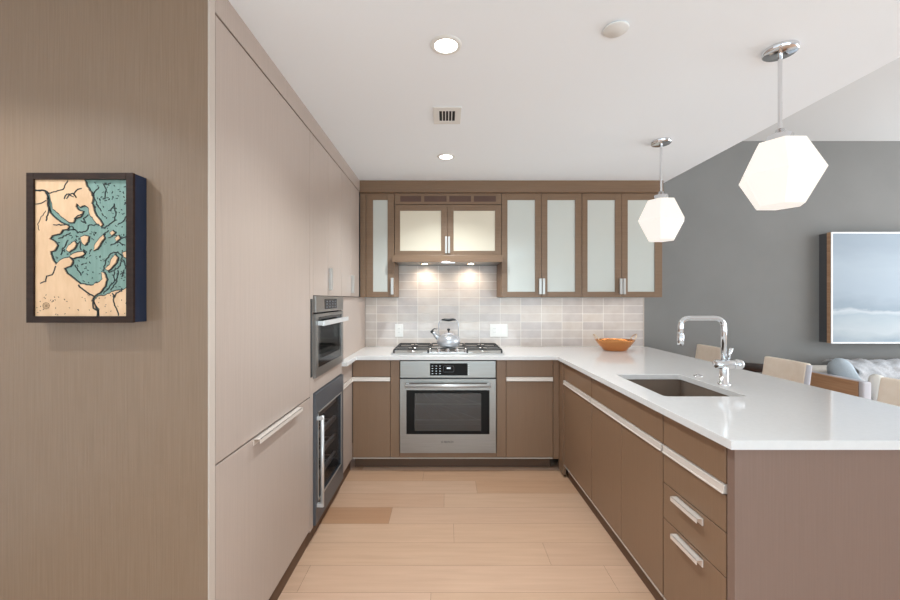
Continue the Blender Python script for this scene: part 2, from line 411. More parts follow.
# cabinet trims
struct('trim_2', B().box(-0.745, XL+0.001, 1.250, 1.284, 0, CEIL, 0.001), M['edge'])
struct('trim_3', B().box(XL-0.02, XL, 1.287, YU-0.02, 2.288, CEIL, 0.001), M['panel'])
mb = B().box(XL, 1.866, YU-0.018, YU+0.01, 2.298, CEIL, 0.001).box(XL, 1.868, YU-0.026, YU+0.01, 2.279, 2.296, 0.002)
struct('trim_4', mb, M['upper'])
struct('trim_5', B().box(1.866, 1.874, 3.782, YW, 0.915, 1.379, 0.001), M['edge'])
# backsplash
mb = B().box(-0.762, 1.866, 3.785, YW-0.001, 0.9155, 1.379).box(-0.445, 0.479, 3.785, YW-0.001, 1.379, 1.68)
bs = mk('tile_backsplash', mb, M['tile']); bs['label'] = 'glazed grey beige tile backsplash on the back wall above the counter'; bs['category'] = 'backsplash'

# ------------------------------------------------------------------ left tall run
def pull_x(mb, xf, y0, y1, ztop, out=0.024, h=0.016):
    """tab pull on a face looking to +x (left run); lip along the top of the front"""
    mb.box(xf-0.001, xf+0.003, y0, y1, ztop-h-0.008, ztop, 0.0008)
    mb.box(xf-0.001, xf+out, y0, y1, ztop-0.003, ztop, 0.0008)
    mb.box(xf+out-0.003, xf+out, y0, y1, ztop-h, ztop, 0.0008)
    return mb
D = 0.02
t = Thing('refrigerator', 'tall built-in refrigerator faced in taupe panels with bottom freezer drawer', 'refrigerator', (-1.05, 1.73, 0))
t.part('body', B().box(-1.36, XL-D-0.001, 1.286, 2.182, 0.10, 2.284), M['gap'])
t.part('door', B().box(XL-D, XL, 1.288, 2.179, 0.832, 2.280, 0.0015), M['panel'], label='tall upper panel door')
fz = t.part('drawer', B().box(XL-D, XL, 1.288, 2.179, 0.106, 0.826, 0.0015), M['panel'], label='freezer drawer front')
t.part('handle', pull_x(B(), XL, 1.54, 1.996, 0.826, 0.028, 0.018), M['strip'], fz)
t.part('toe_kick', B().box(-1.36, -0.765, 1.30, 2.182, 0.001, 0.10), M['toe'])

t = Thing('appliance_cabinet', 'taupe tall cabinet housing the small oven and the wine cooler', 'cabinet', (-1.05, 2.5, 0))
mb = B().box(-1.36, XL-D-0.001, 2.184, 2.200, 0.10, 2.284).box(-1.36, XL-D-0.001, 2.828, 2.843, 0.10, 2.284)
mb.box(-1.36, XL-D-0.001, 2.20, 2.828, 1.392, 2.284).box(-1.36, XL-D-0.001, 2.20, 2.828, 0.846, 0.908)
t.part('body', mb, M['gap'])
t.part('filler', B().box(XL-D, XL, 2.182, 2.232, 0.09, 2.280, 0.001), M['panel'])
t.part('side_stile', B().box(XL-D, XL, 2.838, 2.8435, 0.09, 1.383, 0.001), M['panel'])
t.part('middle_rail', B().box(XL-D, XL, 2.234, 2.836, 0.838, 0.919, 0.001), M['panel'])
t.part('door', B().box(XL-D, XL, 2.234, 2.514, 1.385, 2.280, 0.0015), M['panel'])
dr = t.part('door', B().box(XL-D, XL, 2.518, 2.8425, 1.385, 2.280, 0.0015), M['panel'])
t.part('handle', B().box(XL, XL+0.022, 2.526, 2.554, 1.42, 1.56, 0.002), M['alu'], dr)
t.part('painted_shadow', B().box(XL, XL+0.004, 2.188, 2.214, 0.935, 1.365, 0.001), M['blackpl'], label='dark vertical strip drawn as shadow beside the small oven')  # raised dark strip stands in for the shadow next to the oven
t.part('toe_kick', B().box(-1.36, -0.765, 2.184, 2.843, 0.001, 0.09), M['toe'])

# small wall oven
t = Thing('wall_oven', 'small steel wall oven built in above the wine cooler', 'oven', (-1.0, 2.535, 0.92))
X = XL; y0, y1 = 2.236, 2.834; z0, z1 = 0.922, 1.382
mb = B().box(-1.25, X-0.30, y0+0.03, y1-0.03, z0+0.01, z1-0.01).box(X-0.30, X+0.004, y0+0.03, y0+0.04, z0+0.03, z1-0.12)
mb.box(X-0.30, X+0.004, y1-0.04, y1-0.03, z0+0.03, z1-0.12).box(X-0.30, X+0.004, y0+0.03, y1-0.03, z0+0.02, z0+0.03).box(X-0.30, X+0.004, y0+0.03, y1-0.03, z1-0.125, z1-0.11)
t.part('body', mb, M['cavity'])
mb = B().box(X-0.01, X+0.014, y0, y1, 1.288, z1, 0.002)
cp = t.part('control_panel', mb, M['steel'])
t.part('display', B().box(X+0.0145, X+0.016, 2.40, 2.66, 1.305, 1.365, 0.0008), M['black'], cp)
for i in range(4):
    for j in range(3): t.part('button', B().box(X+0.0162, X+0.0168, 2.425+i*0.06, 2.455+i*0.06, 1.312+j*0.017, 1.320+j*0.017), M['dsteel'], cp)
mb = B().box(X-0.005, X+0.014, y0, y0+0.045, z0, 1.280).box(X-0.005, X+0.014, y1-0.045, y1, z0, 1.280)
mb.box(X-0.005, X+0.014, y0+0.045, y1-0.045, z0, z0+0.05).box(X-0.005, X+0.014, y0+0.045, y1-0.045, 1.262, 1.280)
dr = t.part('door', mb, M['steel'])
t.part('door_glass', B().box(X+0.004, X+0.009, y0+0.04, y1-0.04, z0+0.045, 1.265), M['ovenglass'], dr)
mb = B().box(X+0.0092, X+0.011, y0+0.046, y1-0.046, z0+0.051, 1.02).box(X+0.0092, X+0.011, y0+0.046, y1-0.046, 1.22, 1.261)
mb.box(X+0.0092, X+0.011, y0+0.046, y0+0.09, 1.02, 1.22).box(X+0.0092, X+0.011, y1-0.09, y1-0.046, 1.02, 1.22)
t.part('glass_border', mb, M['black'], dr)
mb = B().box(X+0.014, X+0.05, y0+0.03, y0+0.05, 1.215, 1.240, 0.002).box(X+0.014, X+0.05, y1-0.05, y1-0.03, 1.215, 1.240, 0.002)
mb.box(X+0.042, X+0.056, y0+0.015, y1-0.015, 1.213, 1.242, 0.003)
t.part('handle', mb, M['bar'], dr)
# wine cooler
t = Thing('wine_cooler', 'dark steel wine cooler with glass door below the small oven', 'wine cooler', (-1.0, 2.535, 0.09))
z0, z1 = 0.098, 0.832; f_l = 0.035
mb = B().box(-1.28, -1.26, y0+0.02, y1-0.02, z0+0.01, z1-0.01).box(-1.26, X-0.01, y0+0.005, y0+0.02, z0+0.01, z1-0.01).box(-1.26, X-0.01, y1-0.02, y1-0.005, z0+0.01, z1-0.01)
mb.box(-1.26, X-0.01, y0+0.02, y1-0.02, z0+0.01, z0+0.02).box(-1.26, X-0.01, y0+0.02, y1-0.02, z1-0.02, z1-0.01)
t.part('body', mb, M['charcoal'])
f = 0.075
mb = B().box(X-0.008, X+0.014, y0, y0+f_l, z0, z1).box(X-0.008, X+0.014, y1-f+0.02, y1, z0, z1)
mb.box(X-0.008, X+0.014, y0+f_l, y1-f+0.02, z0, z0+0.12).box(X-0.008, X+0.014, y0+f_l, y1-f+0.02, z1-0.11, z1)
dr = t.part('door', mb, M['dsteel'])
mb = B(); a, b_, c, d = y0+f_l, y1-f+0.02, z0+0.12, z1-0.11
for q in ((a, a+0.007, c, d), (b_-0.007, b_, c, d), (a, b_, c, c+0.007), (a, b_, d-0.007, d)): mb.box(X+0.013, X+0.018, *q)
t.part('window_trim', mb, M['alu'], dr)
t.part('door_glass', B().box(X+0.002, X+0.006, a, b_, c, d), M['coolglass'], dr)
for k in range(4):
    zz = 0.27+k*0.125
    mb = B().box(X-0.05, X-0.03, y0+0.022, y1-0.022, zz, zz+0.03, 0.002)
    for q in range(7): mb.tube([(X-0.45, y0+0.05+q*0.083, zz+0.01), (X-0.04, y0+0.05+q*0.083, zz+0.01)], 0.003, 6)
    t.part('shelf', mb, M['alu'])
mb = B().tube([(X+0.042, 2.264, 0.190), (X+0.042, 2.264, 0.705)], 0.010, 14)
for zz in (0.20, 0.69): mb.box(X+0.012, X+0.050, 2.254, 2.274, zz-0.01, zz+0.01, 0.002)
t.part('handle', mb, M['bar'], dr)
l = bpy.data.lights.new('wine_cooler_fill', 'AREA'); l.shape = 'RECTANGLE'; l.size = 0.3; l.size_y = 0.02; l.energy = 0.5; l.color = (0.9, 0.96, 1.0)  # added fill light inside the cooler so the shelves show
o = bpy.data.objects.new('wine_cooler_fill', l); C.objects.link(o); o.location = (-0.86, 2.53, 0.805); o.rotation_euler = (0, 0, pi/2)
# far upper tall cabinet of the left run
t = Thing('wall_cabinet', 'taupe two-door wall cabinet between the oven tower and the back corner', 'cabinet', (-1.05, 3.1, 1.385))
t.part('body', B().box(-1.36, XL-D-0.001, 2.846, YU-0.02, 1.383, 2.284), M['gap'])
t.part('door', B().box(XL-D, XL, 2.8465, 3.111, 1.385, 2.280, 0.0015), M['panel'])
dr = t.part('door', B().box(XL-D, XL, 3.114, 3.412, 1.385, 2.280, 0.0015), M['panel'])
t.part('handle', B().box(XL, XL+0.022, 3.125, 3.152, 1.41, 1.55, 0.002), M['alu'], dr)
single('wall_panel', B().box(-0.80, -0.763, 2.846, 3.784, 0.9155, 1.381, 0.001), M['panel'],
       'taupe flat panel standing on the left end of the counter', 'panel')

# ------------------------------------------------------------------ base cabinets
def strip_y(mb, x0, x1, yf):            # white channel pull on a face looking to -y
    mb.box(x0, x1, yf-0.006, yf+0.012, 0.716, 0.746, 0.0015); mb.box(x0, x1, yf-0.010, yf+0.0, 0.716, 0.721, 0.001); return mb
def strip_x(mb, y0, y1, xf, s):         # on a face looking to s*x
    mb.box(xf+s*0.006, xf-s*0.012, y0, y1, 0.716, 0.746, 0.0015); mb.box(xf+s*0.010, xf, y0, y1, 0.716, 0.721, 0.001); return mb
t = Thing('base_cabinet', 'narrow taupe base cabinet in the left corner beside the wine cooler', 'cabinet', (-1.0, 3.0, 0))
t.part('body', B().box(-1.36, XL-D-0.001, 2.846, 3.155, 0.10, 0.884), M['gap'])
q = t.part('drawer', B().box(XL-D, XL, 2.848, 3.158, 0.750, 0.882, 0.0015), M['panel'])
t.part('handle', strip_x(B(), 2.848, 3.158, XL, 1), M['strip'], q)
t.part('door', B().box(XL-D, XL, 2.848, 3.158, 0.106, 0.712, 0.0015), M['panel'])
t.part('toe_kick', B().box(-1.36, -0.765, 2.846, 3.20, 0.001, 0.10), M['toe'])
def back_base(label, x0, x1, xs0=None, xs1=None):
    t = Thing('base_cabinet', label, 'cabinet', ((x0+x1)/2, 3.45, 0))
    t.part('body', B().box(x0+0.001, x1-0.001, YB+D+0.001, 3.78, 0.10, 0.884), M['gap'])
    q = t.part('drawer', B().box(x0+0.0015, x1-0.0015, YB, YB+D, 0.750, 0.882, 0.0015), M['base'])
    t.part('handle', strip_y(B(), x0+0.0015, x1-0.0015, YB), M['strip'], q)
    t.part('door', B().box(x0+0.0015, x1-0.0015, YB, YB+D, 0.112, 0.712, 0.0015), M['base'])
    t.part('bottom_edge', B().box(x0+0.0015, x1-0.0015, YB-0.001, YB+D, 0.102, 0.109), M['edge'])
    t.part('toe_kick', B().box(x0, x1, YB+0.09, YB+0.105, 0.001, 0.10), M['toe'])
    return t
back_base('brown base cabinet with one drawer and door left of the large oven', -0.741, -0.441)
back_base('brown base cabinet with one drawer and door right of the large oven', 0.475, 0.847)
t = Thing('oven_cabinet', 'brown cabinet surround framing the large steel oven', 'cabinet', (0.017, 3.45, 0))
t.part('body', B().box(-0.44, -0.366, YB+D, 3.78, 0.10, 0.884).box(0.398, 0.474, YB+D, 3.78, 0.10, 0.884).box(-0.366, 0.398, YB+D, 3.78, 0.10, 0.140), M['gap'])
t.part('side_stile', B().box(-0.4395, -0.368, YB, YB+D, 0.112, 0.882, 0.0015), M['base'])
t.part('side_stile', B().box(0.4, 0.4735, YB, YB+D, 0.112, 0.882, 0.0015), M['base'])
t.part('bottom_rail', B().box(-0.366, 0.398, YB, YB+D, 0.112, 0.146, 0.001), M['base'])
t.part('bottom_edge', B().box(-0.4395, 0.4735, YB-0.001, YB+D, 0.102, 0.109), M['edge'])
t.part('toe_kick', B().box(-0.441, 0.475, YB+0.09, YB+0.105, 0.001, 0.10), M['toe'])
# corner post between back run and peninsula
single('corner_post', B().box(0.849, 0.894, YB, YB+D, 0.10, 0.882, 0.001).box(0.896, 0.916, 3.058, YB+D, 0.02, 0.882, 0.001), M['base'],
       'narrow brown post filling the inner corner of the base cabinets', 'post')
# peninsula cabinets (rotated a touch: the peninsula is not quite square to the back run)
XP = 0.90; PENIN = []
def pen_cab(label, name, y0, y1):
    t = Thing(name, label, 'cabinet', (1.2, (y0+y1)/2, 0)); PENIN.append(t.o); return t
def pen_common(t, y0, y1, bz=0.884):
    t.part('body', B().box(XP+D+0.001, 1.49, y0+0.001, y1-0.001, 0.10, bz), M['gap'])
    t.part('toe_kick', B().box(XP+0.03, XP+0.045, y0, y1, 0.001, 0.10), M['toe'])
    t.part('bottom_edge', B().box(XP-0.001, XP+D, y0+0.0015, y1-0.0015, 0.094, 0.101), M['edge'])
    q = t.part('drawer', B().box(XP, XP+D, y0+0.0015, y1-0.0015, 0.750, 0.880, 0.0015), M['base'])
    t.part('handle', strip_x(B(), y0+0.004, y1-0.004, XP, -1), M['strip'], q)
t = pen_cab('brown peninsula cabinet with a single door next to the inner corner', 'base_cabinet', 2.502, 3.054)
pen_common(t, 2.502, 3.054)
t.part('door', B().box(XP, XP+D, 2.5035, 3.0525, 0.104, 0.712, 0.0015), M['base'])
t = pen_cab('wide brown two-door peninsula cabinet under the sink', 'sink_cabinet', 1.702, 2.498)
pen_common(t, 1.702, 2.498, 0.62)
t.part('door', B().box(XP, XP+D, 1.7035, 2.090, 0.104, 0.712, 0.0015), M['base'])
t.part('door', B().box(XP, XP+D, 2.093, 2.4965, 0.104, 0.712, 0.0015), M['base'])
t = pen_cab('brown stack of drawers at the near end of the peninsula', 'drawer_cabinet', 1.326, 1.698)
pen_common(t, 1.326, 1.698)
def pull_xn(y0, y1, ztop, xf, out=0.026, h=0.018):
    mb = B(); mb.box(xf-0.004, xf+0.0005, y0, y1, ztop-h-0.01, ztop, 0.0008); mb.box(xf-out, xf, y0, y1, ztop-0.003, ztop, 0.0008)
    mb.box(xf-out, xf-out+0.003, y0, y1, ztop-h, ztop, 0.0008); return mb
t.part('drawer', B().box(XP, XP+D, 1.3275, 1.6965, 0.591, 0.712, 0.0015), M['base'])
for (za, zb) in ((0.441, 0.587), (0.104, 0.437)):
    q = t.part('drawer', B().box(XP, XP+D, 1.3275, 1.6965, za, zb, 0.0015), M['base'])
    t.part('handle', pull_xn(1.440, 1.603, zb-0.012, XP), M['strip'], q)
PIV = Vector((0.90, 3.10, 0)); ANG = 0.016
for o in PENIN:
    o.location = PIV + Matrix.Rotation(ANG, 3, 'Z') @ (Vector(o.location)-PIV); o.rotation_euler = (0, 0, ANG)
single('end_panel', B().box(0.929, 1.56, 1.287, 1.322, 0.001, 0.884, 0.0015), M['endpanel'],
       'grey taupe panel closing the near end of the peninsula', 'panel')
single('back_panel', B().box(1.535, 1.56, 1.326, 3.784, 0.001, 0.884, 0.001), M['endpanel'],
       'grey taupe panel along the stool side of the peninsula', 'panel')

# ------------------------------------------------------------------ worktop with sink opening
outer = [(-1.36, 2.846), (-0.705, 2.846), (-0.705, 3.14), (0.875, 3.14), (0.905, 1.270), (1.90, 1.270), (1.90, 3.784), (-1.36, 3.784)]
SX0, SX1, SY0, SY1 = 1.012, 1.395, 1.85, 2.385
hole = []
for (cx, cy, a0) in ((SX1-0.02, SY1-0.02, 0), (SX0+0.02, SY1-0.02, 90), (SX0+0.02, SY0+0.02, 180), (SX1-0.02, SY0+0.02, 270)):
    for k in range(5): a = radians(a0+k*22.5); hole.append((cx+0.02*cos(a), cy+0.02*sin(a)))
bm = bmesh.new(); edges = []
for loop in (outer, hole):
    vs = [bm.verts.new((p[0], p[1], 0.915)) for p in loop]
    edges += [bm.edges.new((vs[i], vs[(i+1) % len(vs)])) for i in range(len(vs))]
bmesh.ops.triangle_fill(bm, edges=edges, use_beauty=True, use_dissolve=False)
r = bmesh.ops.extrude_face_region(bm, geom=bm.faces[:])
for v in [g for g in r['geom'] if isinstance(g, bmesh.types.BMVert)]: v.co.z = 0.886
bmesh.ops.recalc_face_normals(bm, faces=bm.faces[:])
ed = [e for e in bm.edges if len(e.link_faces) == 2 and abs(e.calc_face_angle(0)) > 1.2 and all(v.co.z > 0.91 for v in e.verts)]
bmesh.ops.bevel(bm, geom=ed, offset=0.002, segments=2, affect='EDGES', profile=0.5)
single('worktop', B().bm(bm), M['quartz'], 'continuous white quartz worktop on the back run and peninsula', 'countertop')

# sink
t = Thing('sink', 'undermount steel sink set into the peninsula worktop', 'sink', ((SX0+SX1)/2, (SY0+SY1)/2, 0.66))
mb = B(); w = 0.008; a, b_, c, d = SX0-0.006, SX1+0.006, SY0-0.006, SY1+0.006; zb = 0.665; zt = 0.885
mb.box(a-w, a, c-w, d+w, zb, zt).box(b_, b_+w, c-w, d+w, zb, zt).box(a, b_, c-w, c, zb, zt).box(a, b_, d, d+w, zb, zt).box(a, b_, c, d, zb, zb+w)
t.part('basin', mb, M['sink'])
t.part('drain', B().lathe([(0.0, 0.004), (0.02, 0.003), (0.035, 0.006), (0.045, 0.002), (0.045, 0)], ((a+b_)/2+0.08, (c+d)/2, zb+w), 24), M['chrome'])

# faucet
t = Thing('faucet', 'tall chrome faucet with square bend spout behind the sink', 'faucet', (1.462, 2.105, 0.915))
fx, fy = 1.462, 2.105
t.part('base', B().lathe([(0.030, 0), (0.030, 0.006), (0.021, 0.008), (0.021, 0.10)], (fx, fy, 0.9152), 28), M['chrome'])
mb = B().lathe([(0.006, -0.05), (0.020, -0.047), (0.024, -0.04), (0.024, 0.045), (0.022, 0.05), (0.018, 0.05), (0.018, 0.058), (0.026, 0.060), (0.026, 0.088), (0.022, 0.093), (0.0, 0.093)], (fx, fy, 1.022), 28, axis='x')
t.part('valve_body', mb, M['chrome'])
mb = B().tube([(fx+0.022, fy, 1.04), (fx+0.026, fy-0.004, 1.075), (fx+0.034, fy-0.008, 1.108)], [0.007, 0.008, 0.009], 12)
t.part('lever', mb, M['chrome'])
path = fillet([(fx, fy, 1.035), (fx, fy, 1.265), (fx-0.228, fy, 1.265), (fx-0.228, fy, 1.165)], 0.055, 10)
t.part('spout', B().tube(path, 0.0135, 20), M['chrome'])
t.part('spray_head', B().lathe([(0.0, 0), (0.012, 0), (0.0155, 0.004), (0.0165, 0.03), (0.0165, 0.055), (0.0145, 0.058), (0.0145, 0.062)], (fx-0.228, fy, 1.122), 24), M['chrome'])
single('air_switch', B().lathe([(0.0, 0.010), (0.010, 0.010), (0.012, 0.006), (0.022, 0.005), (0.024, 0.0)], (1.473, 2.338, 0.9152), 24), M['chrome'],
       'small round chrome button set in the worktop behind the sink', 'button')

# ------------------------------------------------------------------ large oven
def text_mb(txt, size, loc, depth=0.0006):
    cu = bpy.data.curves.new('t', 'FONT'); cu.body = txt; cu.size = size; cu.extrude = depth; cu.align_x = 'CENTER'; cu.align_y = 'CENTER'
    o = bpy.data.objects.new('t', cu); C.objects.link(o)
    bpy.context.view_layer.update()
    me = o.evaluated_get(bpy.context.evaluated_depsgraph_get()).to_mesh()
    mb = B(); R = Matrix.Rotation(pi/2, 4, 'X')
    mb.add([Vector(loc) + (R @ v.co.copy()) for v in me.vertices], [list(p.vertices) for p in me.polygons])
    o.to_mesh_clear(); bpy.data.objects.remove(o); return mb
t = Thing('oven', 'large stainless steel oven below the gas cooktop', 'oven', (0.014, 3.45, 0.15))
x0, x1 = -0.362, 0.392; YF = YB-0.012
mb = B(); cy = 3.70
mb.box(x0+0.01, x1-0.01, cy, 3.72, 0.152, 0.876).box(x0+0.01, x0+0.03, YB+0.005, cy, 0.152, 0.876).box(x1-0.03, x1-0.01, YB+0.005, cy, 0.152, 0.876)
mb.box(x0+0.03, x1-0.03, YB+0.005, cy, 0.152, 0.20).box(x0+0.03, x1-0.03, YB+0.005, cy, 0.70, 0.876)
t.part('body', mb, M['cavity'])
cp = t.part('control_panel', B().box(x0, x1, YF, YB+0.005, 0.744, 0.877, 0.002), M['steel'])
t.part('display', B().box(-0.127, 0.170, YF-0.002, YF, 0.762, 0.858, 0.0008), M['black'], cp)
for i in range(3):
    for j in range(4): t.part('button', B().box(-0.112+i*0.030, -0.102+i*0.030, YF-0.003, YF-0.0021, 0.776+j*0.02, 0.779+j*0.02), M['led'], cp)
for j in range(5): t.part('button', B().box(0.176, 0.182, YF-0.003, YF-0.0001, 0.77+j*0.017, 0.776+j*0.017), M['plastic'], cp)
mb = B().tube(fillet([(-0.02, YF-0.003, 0.79), (-0.02, YF-0.003, 0.838), (0.062, YF-0.003, 0.838), (0.062, YF-0.003, 0.79), (-0.02+0.001, YF-0.003, 0.79)], 0.012, 4), 0.0018, 6)
t.part('dial_ring', mb, M['dsteel'], cp)
t.part('digits', B().box(0.006, 0.036, YF-0.003, YF-0.0021, 0.815, 0.826), M['led'], cp)
mb = B().box(x0, x0+0.050, YF-0.006, YB+0.003, 0.153, 0.735).box(x1-0.050, x1, YF-0.006, YB+0.003, 0.153, 0.735)
mb.box(x0+0.05, x1-0.05, YF-0.006, YB+0.003, 0.153, 0.301).box(x0+0.05, x1-0.05, YF-0.006, YB+0.003, 0.648, 0.735)
dr = t.part('door', mb, M['steel'])
a, b_, c, d = x0+0.05, x1-0.05, 0.299, 0.650; wa, wb, wc, wd = -0.248, 0.277, 0.326, 0.622
mb = B().box(a, wa, YF-0.004, YF+0.004, c, d).box(wb, b_, YF-0.004, YF+0.004, c, d).box(wa, wb, YF-0.004, YF+0.004, c, wc).box(wa, wb, YF-0.004, YF+0.004, wd, d)
t.part('glass_border', mb, M['black'], dr)
t.part('door_glass', B().box(wa, wb, YF-0.002, YF+0.002, wc, wd), M['ovenglass'], dr)
mb = B().tube([(x0+0.045, YF-0.058, 0.693), (x1-0.045, YF-0.058, 0.693)], 0.0135, 18)
for xx in (x0+0.06, x1-0.06): mb.box(xx-0.011, xx+0.011, YF-0.058, YF-0.004, 0.683, 0.703, 0.003)
t.part('handle', mb, M['bar'], dr)
mb = text_mb('BOSCH', 0.022, (0.022, YF-0.0065, 0.240))
mb.tube([(-0.030+0.007*cos(k*pi/8), YF-0.0068, 0.240+0.007*sin(k*pi/8)) for k in range(16)], 0.0012, 6, closed=True)
t.part('logo', mb, M['blackpl'], dr)
for zz in (0.40, 0.53):
    mb = B().tube(fillet([(x0+0.04, YB+0.03, zz), (x1-0.04, YB+0.03, zz), (x1-0.04, 3.66, zz), (x0+0.04, 3.66, zz), (x0+0.04, YB+0.035, zz)], 0.02, 4), 0.004, 6)
    for k in range(5): mb.tube([(x0+0.13+k*0.125, YB+0.03, zz), (x0+0.08+k*0.054, 3.66, zz)], 0.002, 6)
    t.part('rack', mb, M['alu'])

# ------------------------------------------------------------------ cooktop
t = Thing('cooktop', 'five-burner gas cooktop with black iron grates on the worktop', 'cooktop', (0.014, 3.49, 0.915))
cx = 0.014; ya, yb = 3.255, 3.74; ZC = 0.9155
t.part('tray', B().box(cx-0.462, cx+0.462, ya-0.01, yb, ZC, ZC+0.008, 0.003), M['tray'])
t.part('control_strip', B().box(cx-0.205, cx+0.205, ya+0.012, ya+0.075, ZC+0.008, ZC+0.014, 0.002), M['bar'])
burn = [(-0.30, 3.38, 0.036), (-0.30, 3.62, 0.030), (0, 3.53, 0.050), (0.30, 3.38, 0.030), (0.30, 3.62, 0.036)]
for (bx_, by_, br_) in burn:
    q = t.part('burner', B().lathe([(br_+0.012, 0), (br_+0.010, 0.006), (br_, 0.008), (br_, 0.016)], (cx+bx_, by_, ZC+0.008), 24), M['alu'])
    t.part('burner_cap', B().lathe([(br_-0.002, 0), (br_, 0.003), (br_-0.004, 0.008), (0, 0.009)], (cx+bx_, by_, ZC+0.024), 24), M['iron'], q)
for k in range(5):
    xx = cx-0.15+k*0.075
    t.part('knob', B().lathe([(0.019, 0), (0.018, 0.005), (0.014, 0.007), (0.0135, 0.026), (0.011, 0.029), (0.0, 0.029)], (xx, ya+0.043, ZC+0.014), 20), M['chrome'])
def grate(xa, xb, y0_, y1_, cs):
    mb = B(); zt = ZC+0.040; w = 0.009
    def bar(x_0, y_0, x_1, y_1):
        if abs(x_1-x_0) > abs(y_1-y_0): mb.box(x_0, x_1, y_0-w/2, y_0+w/2, zt-0.010, zt, 0.002)
        else: mb.box(x_0-w/2, x_0+w/2, y_0, y_1, zt-0.010, zt, 0.002)
    bar(xa, y0_, xb, y0_); bar(xa, y1_, xb, y1_); bar(xa, y0_, xa, y1_); bar(xb, y0_, xb, y1_)
    bar(xa, (y0_+y1_)/2, xb, (y0_+y1_)/2) if len(cs) == 2 else None
    for (px, py) in cs:
        hh = 0.028
        bar(xa, py, px-hh, py); bar(px+hh, py, xb, py)
        lo = y0_ if (len(cs) == 1 or py < (y0_+y1_)/2) else (y0_+y1_)/2
        hi = y1_ if (len(cs) == 1 or py > (y0_+y1_)/2) else (y0_+y1_)/2
        bar(px, lo, px, py-hh); bar(px, py+hh, px, hi)
    for px in (xa, xb):
        for py in (y0_, y1_): mb.box(px-0.007, px+0.007, py-0.007, py+0.007, ZC+0.008, zt-0.009, 0.001)
    return mb
t.part('grate', grate(cx-0.44, cx-0.16, ya+0.012 if False else 3.27, 3.725, [(cx-0.30, 3.38), (cx-0.30, 3.62)]), M['iron'])
t.part('grate', grate(cx-0.145, cx+0.145, 3.345, 3.725, [(cx, 3.53)]), M['iron'])
t.part('grate', grate(cx+0.16, cx+0.44, 3.27, 3.725, [(cx+0.30, 3.38), (cx+0.30, 3.62)]), M['iron'])

# kettle
KZ = ZC+0.0405; kx, ky = 0.022, 3.43
t = Thing('kettle', 'round stainless kettle with black handle on the cooktop', 'kettle', (kx, ky, KZ))
prof = [(0.0, 0), (0.072, 0), (0.082, 0.004), (0.096, 0.022), (0.102, 0.045), (0.099, 0.066), (0.088, 0.085), (0.068, 0.100), (0.045, 0.109), (0.040, 0.111)]
t.part('body', B().lathe(prof, (kx, ky, KZ), 40), M['kettle'])
q = t.part('lid', B().lathe([(0.040, 0.110), (0.041, 0.114), (0.026, 0.121), (0.0, 0.123)], (kx, ky, KZ), 32), M['kettle'])
t.part('lid_knob', B().lathe([(0.005, 0.120), (0.006, 0.134), (0.014, 0.144), (0.014, 0.152), (0.008, 0.157), (0, 0.158)], (kx, ky, KZ), 20), M['blackpl'], q)
q = t.part('spout', B().tube([(kx-0.075, ky, KZ+0.065), (kx-0.105, ky, KZ+0.09), (kx-0.125, ky, KZ+0.115), (kx-0.140, ky, KZ+0.128)], [0.024, 0.019, 0.014, 0.012], 16), M['kettle'])
t.part('whistle', B().tube([(kx-0.135, ky, KZ+0.124), (kx-0.150, ky, KZ+0.138)], [0.014, 0.015], 14).tube([(kx-0.143, ky, KZ+0.135), (kx-0.125, ky, KZ+0.155), (kx-0.095, ky, KZ+0.150)], 0.004, 8), M['blackpl'], q)
hp = fillet([(kx-0.083, ky, KZ+0.088), (kx-0.086, ky, KZ+0.232), (kx+0.086, ky, KZ+0.232), (kx+0.083, ky, KZ+0.088)], 0.05, 8)
q = t.part('handle', B().tube(hp, 0.0038, 10), M['kettle'])
t.part('grip', B().tube([(kx-0.060, ky, KZ+0.230), (kx-0.04, ky, KZ+0.233), (kx, ky, KZ+0.229), (kx+0.04, ky, KZ+0.233), (kx+0.060, ky, KZ+0.230)], [0.006, 0.010, 0.013, 0.010, 0.006], 14), M['blackpl'], q)

# bowl
bx_, by_ = 1.478, 3.50; bz = 0.9155
t = Thing('bowl', 'oval hammered copper bowl with two loop handles on the worktop', 'bowl', (bx_, by_, bz))
prof = [(0.0, 0.0), (0.090, 0.0), (0.098, 0.004), (0.125, 0.038), (0.148, 0.070), (0.163, 0.092), (0.168, 0.094), (0.166, 0.089), (0.150, 0.066), (0.126, 0.036), (0.095, 0.010), (0.0, 0.008)]
mb = B().lathe(prof, (0, 0, bz), 44); mb.v = [(bx_+v[0], by_+v[1]*0.8, v[2]) for v in mb.v]
t.part('shell', mb, M['copper'])
for s in (-1, 1):
    p = [(bx_+s*0.146, by_-0.035, bz+0.078), (bx_+s*0.170, by_-0.035, bz+0.125), (bx_+s*0.186, by_-0.012, bz+0.140), (bx_+s*0.186, by_+0.012, bz+0.140), (bx_+s*0.170, by_+0.035, bz+0.125), (bx_+s*0.146, by_+0.035, bz+0.078)]
    t.part('handle', B().tube(fillet(p, 0.02, 4), 0.0042, 10), M['brass'])

